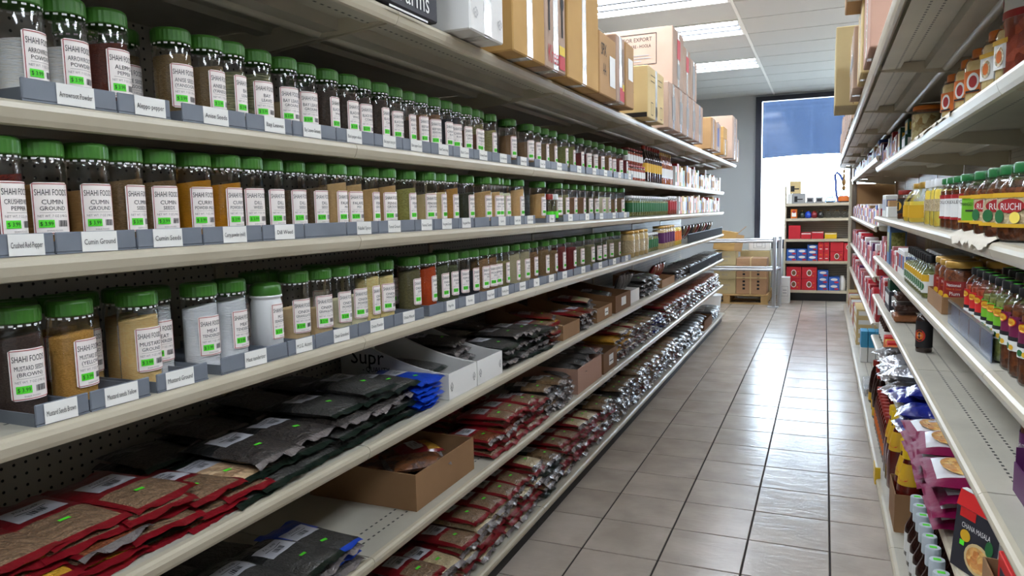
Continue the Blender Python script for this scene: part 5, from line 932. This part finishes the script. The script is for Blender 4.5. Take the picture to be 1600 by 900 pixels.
# ================================================================ far end of the aisle
FY = 11.12; clear('smoke_glass', (.30, .36, .44), .2, .08)
fu = thing('end_shelving', 'short free-standing shelf unit before the window with red and blue boxes', 'shelving unit', (-.085, FY, 0)); hw = .425
for s_ in (-1, 1): link('side_post', MB().box(s_*hw-.012, s_*hw+.012, 0, .42, 0, 1.62, bev=.002).mesh('side_post', ['enamel']), fu)
link('back_panel', MB().box(-hw, hw, .40, .42, .1, 1.40).mesh('back_panel', ['pegboard']), fu); link('kick_plate', MB().box(-hw, hw, .01, .02, 0, .13).mesh('kick_plate', ['kick_black']), fu)
FZ = [.15, .565, .875, 1.165, 1.375]
for z in FZ: link('shelf', MB().box(-hw, hw, 0, .40, z-.006, z).box(-hw, hw, -.012, 0, z-.036, z+.002).mesh('shelf', ['enamel']), fu)
def fbox(nm, label, x, z, w_, h, board, arts=None, am=(), d=.2, y=FY+.02, rz=0, grp='boxes on the end shelving'):
    t = thing(nm, label, 'box', (x+w_/2, y+d/2, z+.001), rz, grp); link('carton_body', MB().box(-w_/2+.001, w_/2-.001, -d/2, d/2, 0, h, bev=.002).mesh('carton_body', [board]), t)
    if arts: link('print', art(MB(), arts, plane_fn((0, -d/2, h/2), (1, 0, 0), (0, 0, 1), .001)).mesh('print', list(am)), t)
    return t
dia = lambda s_: [('e', 0, 0, 0, .035*s_, .045*s_), ('e', 1, 0, 0, .026*s_, .034*s_), ('e', 2, .06*s_, .02, .012, .008), ('e', 2, .05*s_, -.04, .012, .008)]
RA = ('label_white', 'dark_board', 'label_orange')
for i in range(2):
    for j in range(2): fbox('tea_box', 'red tea box with diamond emblem, %s of the lowest shelf pair, %s level' % (('left', 'right')[i], ('lower', 'upper')[j]), -.485+.205*i, FZ[0]+.163*j, .20, .16, 'board_red', dia(1), RA)
for i, n in enumerate((3, 2)):
    for j in range(n): fbox('tea_box', 'blue tea box, %s column, %s level on the lowest end shelf' % (('left', 'right')[i], nth(j)), -.07+.145*i, FZ[0]+.095*j, .138, .093, 'board_royal', [('e', 0, 0, .012, .045, .018), ('e', 1, .03, -.025, .03, .012)], ('label_white', 'board_red'))
bottle('white_canister', 'white canister with black mark at the right of the lowest end shelf', 'canister', 'canister', dict(prof=[(.04, 0), (.045, .01), (.045, .13), (.03, .17), (.02, .19)], mat='white', lid=(.022, .185, .205, 'lid_white'), label=(.045, .04, .11, 'label_white'), seg=16), (.25, FY+.1, FZ[0]), 0)
for i, n in enumerate((2, 2, 3)):
    for j in range(n): fbox('tea_box', 'blue tea box, %s column, %s level on the second end shelf' % (('left', 'middle', 'right')[i], nth(j)), -.485+.137*i, FZ[1]+(.085 if n == 2 else .075)*j, .133, .083 if n == 2 else .073, 'board_royal', [('e', 0, 0, .012, .045, .018), ('e', 1, .03, -.025, .03, .012)], ('label_white', 'board_red'))
for i in range(2):
    for j in range(2): fbox('tea_box', 'slim red tea box, %s column %s level, second end shelf' % (('left', 'right')[i], ('lower', 'upper')[j]), -.073+.075*i, FZ[1]+.133*j, .073, .131, 'board_red', [('e', 0, 0, .02, .018, .008), ('e', 1, 0, -.03, .02, .006)], ('label_orange', 'label_white'))
fbox('tea_box', 'wide red tea box with diamond emblem, second end shelf', .085, FZ[1], .17, .131, 'board_red', dia(.9), RA); fbox('tea_box', 'plain wide red box on top of the diamond one, second end shelf', .085, FZ[1]+.133, .17, .131, 'board_red')
fbox('tea_box', 'red box at the right end, lower, second end shelf', .26, FZ[1], .1, .13, 'board_red'); fbox('tea_box', 'red box at the right end, upper, second end shelf', .26, FZ[1]+.132, .1, .12, 'board_red', dia(.7), RA)
fbox('red_box', 'tall plain red box at the left of the third end shelf', -.465, FZ[2], .16, .19, 'board_red'); fbox('red_box', 'red box with white top edge, third end shelf', -.30, FZ[2], .135, .09, 'board_red', [('r', 0, -.06, .02, .06, .035)], ('label_white',)); fbox('red_box', 'wider red box with white rim, third end shelf', -.16, FZ[2], .155, .1, 'board_red', [('r', 0, -.07, .035, .07, .045)], ('label_white',)); fbox('yellow_box', 'golden yellow box on the third end shelf', .01, FZ[2], .155, .08, 'lid_yellow', [('r', 0, -.07, .025, .07, .035)], ('label_white',))
fbox('orange_box', 'orange and white box at the left of the fourth end shelf', -.44, FZ[3], .085, .13, 'label_orange', [('r', 0, -.03, -.04, .03, .02), ('e', 1, 0, .03, .02, .02)], ('label_white', 'label_red'))
for k, (x, mt) in enumerate([(-.29, 'foil_green'), (-.21, 'foil_blue'), (-.13, 'foil_red'), (-.05, 'foil_black'), (.05, 'clear_glass'), (.16, 'clear_glass'), (.26, 'clear_glass')]): 
    t = thing('shisha_bowl', '%s shisha bowl, %s from left on the fourth end shelf' % (('green', 'blue', 'red', 'black', 'pale glass', 'clear glass', 'smoky glass')[k], nth(k+1)), 'bowl', (x, FY+.1, FZ[3]+.001), 0, 'shisha bowls'); link('bowl', MB().lathe([(.025, 0), (.045, .02), (.048, .05), (.03, .085), (.015, .1)], 18).mesh('bowl', [mt]), t); link('rim', MB().lathe([(.016, .098), (.02, .1), (.02, .11), (.016, .112)], 14).mesh('rim', ['gold']), t)
fbox('hookah_box', 'grey shisha box on top left of the end shelving', -.42, FZ[4], .17, .14, 'print_grey', [('r', 0, -.06, -.05, -.02, .03), ('r', 0, -.02, -.02, .05, -.005)], ('ink',)); fbox('hookah_box', 'pale shisha box standing on the grey one', -.46, FZ[4]+.142, .15, .17, 'cream_board', [('r', 0, -.06, -.06, -.01, .02), ('r', 0, -.01, -.03, .05, -.015)], ('ink',)); fbox('white_box', 'narrow white box at the top left corner of the end shelving', -.485, FZ[4], .06, .14, 'white_board')
for k, x in enumerate((-.24, -.12)): fbox('small_box', 'small grey box, %s on top of the end shelving' % nth(k), x, FZ[4], .1, .085, 'print_grey', [('r', 0, -.03, -.02, .03, .02)], ('black_board',))
bottle('glass_base', 'clear and gold glass vase on top of the end shelving', 'vase', 'vase', dict(prof=[(.05, 0), (.075, .03), (.05, .07), (.03, .1), (.04, .13)], mat='smoke_glass', label=(.05, .07, .075, 'gold'), seg=18), (.07, FY+.14, FZ[4]+.001))
hk = thing('hookah', 'ornate glass and brass hookah on top right of the end shelving', 'hookah', (.24, FY+.14, FZ[4]+.001))
link('glass_base', MB().lathe([(.06, 0), (.085, .02), (.08, .06), (.04, .11), (.022, .16), (.026, .18)], 20).mesh('glass_base', ['smoke_glass']), hk); link('painted_band', MB().lathe([(.086, .02), (.082, .06), (.06, .09)], 20, cap=False).mesh('painted_band', ['label_orange']), hk)
link('stem', MB().lathe([(.012, .17), (.03, .2), (.012, .23), (.026, .26), (.028, .3), (.012, .33), (.018, .36), (.008, .40), (.016, .43), (.007, .46), (.013, .5), (.006, .53), (.006, .6)], 14).mesh('stem', ['gold']), hk); link('ash_plate', MB().lathe([(.01, .56), (.05, .57), (.052, .575), (.01, .58)], 18).mesh('ash_plate', ['gold']), hk); link('clay_bowl', MB().lathe([(.008, .6), (.02, .62), (.024, .66), (.02, .67)], 14).mesh('clay_bowl', ['dark_board']), hk)
link('hose', MB().tube([(-.01, 0, .3), (-.05, 0, .38), (-.09, 0, .42), (-.115, 0, .38), (-.105, 0, .3), (-.1, 0, .2), (-.09, -.02, .1), (-.06, -.04, .01)], .016).mesh('hose', ['label_blue']), hk)
# --- pallet with cartons behind a chrome rail
M('raw_wood', (200, 166, 112), .8, var=(8, .3), rgb2=(176, 140, 88)); PY = 10.55; px0, px1 = -1.75, -.69
pl = thing('wooden_pallet', 'wooden pallet carrying cartons beside the far window', 'pallet', ((px0+px1)/2, PY, 0)); hw = (px1-px0)/2
for k in range(7): link('top_board', MB().box(-hw, hw, -.01+.15*k, .09+.15*k, .115, .135, bev=.002).mesh('top_board', ['raw_wood']), pl)
for x in (-hw+.05, -.02, hw-.05): link('stringer', MB().box(x-.045, x+.045, 0, .98, .018, .115).mesh('stringer', ['raw_wood']), pl)
for y in (0, .45, .9): link('bottom_board', MB().box(-hw, hw, y-.01, y+.09, 0, .018).mesh('bottom_board', ['raw_wood']), pl)
zp = .137
for j in range(3): carton('rice_case', 'tan case with green tape line, %s level on the pallet' % nth(j), -1.42, -1.12, PY+.03, PY+.33, zp+.20*j, zp+.20*j+.198, 'tan_board', art_near=[('t', 0, 'BASMATI', 0, .02, .14, .03), ('t', 0, 'RICE', 0, -.03, .08, .025)], amats=('grey_ink',), tape='label_green', group='cases on the pallet', tape_vert=False)
sk = carton('strapped_case', 'brown paper wrapped case with white straps on the pallet', -1.115, -.71, PY+.02, PY+.36, zp, zp+.50, 'wrap_paper', group='cases on the pallet', tape=None, art_near=[('r', 0, x-.016, z-.016, x+.016, z+.012) for x in (-.10, .09) for z in (-.17, -.12, -.07, -.02, .03, .08)], amats=('ink',)) if M('wrap_paper', (176, 136, 100), .7, bump=(12, .5, .02)) else None
link('strap', MB().box(-.205, .205, -.1735, -.171, .22, .236).box(-.02, -.004, -.1745, -.1715, 0, .503).box(-.02, -.004, -.17, .17, .5005, .503).mesh('strap', ['cream_board']), sk)
carton('flat_case', 'long tan carton lying behind the strapped case', -1.1, -.7, PY+.4, PY+.72, zp, zp+.58, 'tan_board', group='cases on the pallet')
carton('white_case', 'white carton with faint drawing behind the strapped case', -.99, -.7, PY+.44, PY+.7, zp+.582, zp+.75, 'white_board', group='cases on the pallet', tape=None, art_near=[('f', 0, -.08, -.05, .08, .03, .005), ('f', 0, -.04, -.03, .04, .05, .005)], amats=('print_grey',))
tb = thing('open_carton', 'tipped open ochre carton with raised flaps on top of the tan cases', 'box', (-1.28, PY+.16, zp+.602), 0); tb.rotation_euler = (0, .16, .1)
link('carton_shell', MB().box(-.17, .13, -.13, .13, 0, .004).box(-.17, -.166, -.13, .13, 0, .27).box(-.17, .13, -.13, -.126, 0, .27).box(-.17, .13, .126, .13, 0, .27).box(-.17, .13, -.13, .13, .268, .272).mesh('carton_shell', ['ochre_board']), tb)
link('flap', MB().box(.0, .004, -.13, .13, 0, .14, xf=Matrix.Translation((.13, 0, .268)) @ Matrix.Rotation(.7, 4, 'Y')).mesh('flap', ['kraft']), tb); link('flap', MB().box(0, .13, -.13, -.126, .02, .25, xf=Matrix.Translation((.13, 0, 0)) @ Matrix.Rotation(-.3, 4, 'Z')).mesh('flap', ['kraft']), tb); link('lining', MB().box(.09, .128, -.12, .12, .01, .26).mesh('lining', ['white_board']), tb)
rl = thing('chrome_rail', 'chrome guard rail with two bars around the pallet', 'rail', (-.6, 10.3, 0))
for x in (0, .06): link('post', MB().lathe([(.026, 0), (.026, .93), (.02, .945)], 16, xf=Matrix.Translation((x, .0 if x == 0 else .17, 0))).mesh('post', ['chrome']), rl)
for z in (.88, .50): link('bar', MB().tube([(.0, 0, z), (-.9, 0, z)], .018).mesh('bar', ['chrome']), rl); link('bar', MB().tube([(.06, .17, z+.02), (-.85, .17, z+.02)], .016).mesh('bar', ['chrome']), rl); link('bar', MB().tube([(0, 0, z), (.06, .17, z+.02)], .018).mesh('bar', ['chrome']), rl)
link('foot_plate', MB().box(-.08, .06, -.05, .05, 0, .012, bev=.003).mesh('foot_plate', ['chrome']), rl)
carton('white_case', 'narrow white printed case on the floor beside the chrome rail', -.56, -.42, 10.75, 10.95, 0.001, .36, 'white_board', group='cases by the rail', tape=None, art_near=[('f', 0, -.04, -.08, .05, .06, .004), ('r', 0, -.02, -.04, .03, -.03), ('r', 0, -.02, 0, .03, .01)], amats=('print_grey',))
bk = thing('plastic_bucket', 'white bucket partly hidden beyond the left floor-level shelf', 'bucket', (-1.35, 9.75, 0)); link('bucket_body', MB().lathe([(.12, 0), (.14, .2), (.147, .205), (.147, .22), (.13, .22), (.11, .01)], 24).mesh('bucket_body', ['white']), bk); link('bucket_rim', MB().lathe([(.148, .2), (.152, .205), (.152, .215), (.148, .22)], 24, cap=False).mesh('bucket_rim', ['lid_white']), bk)
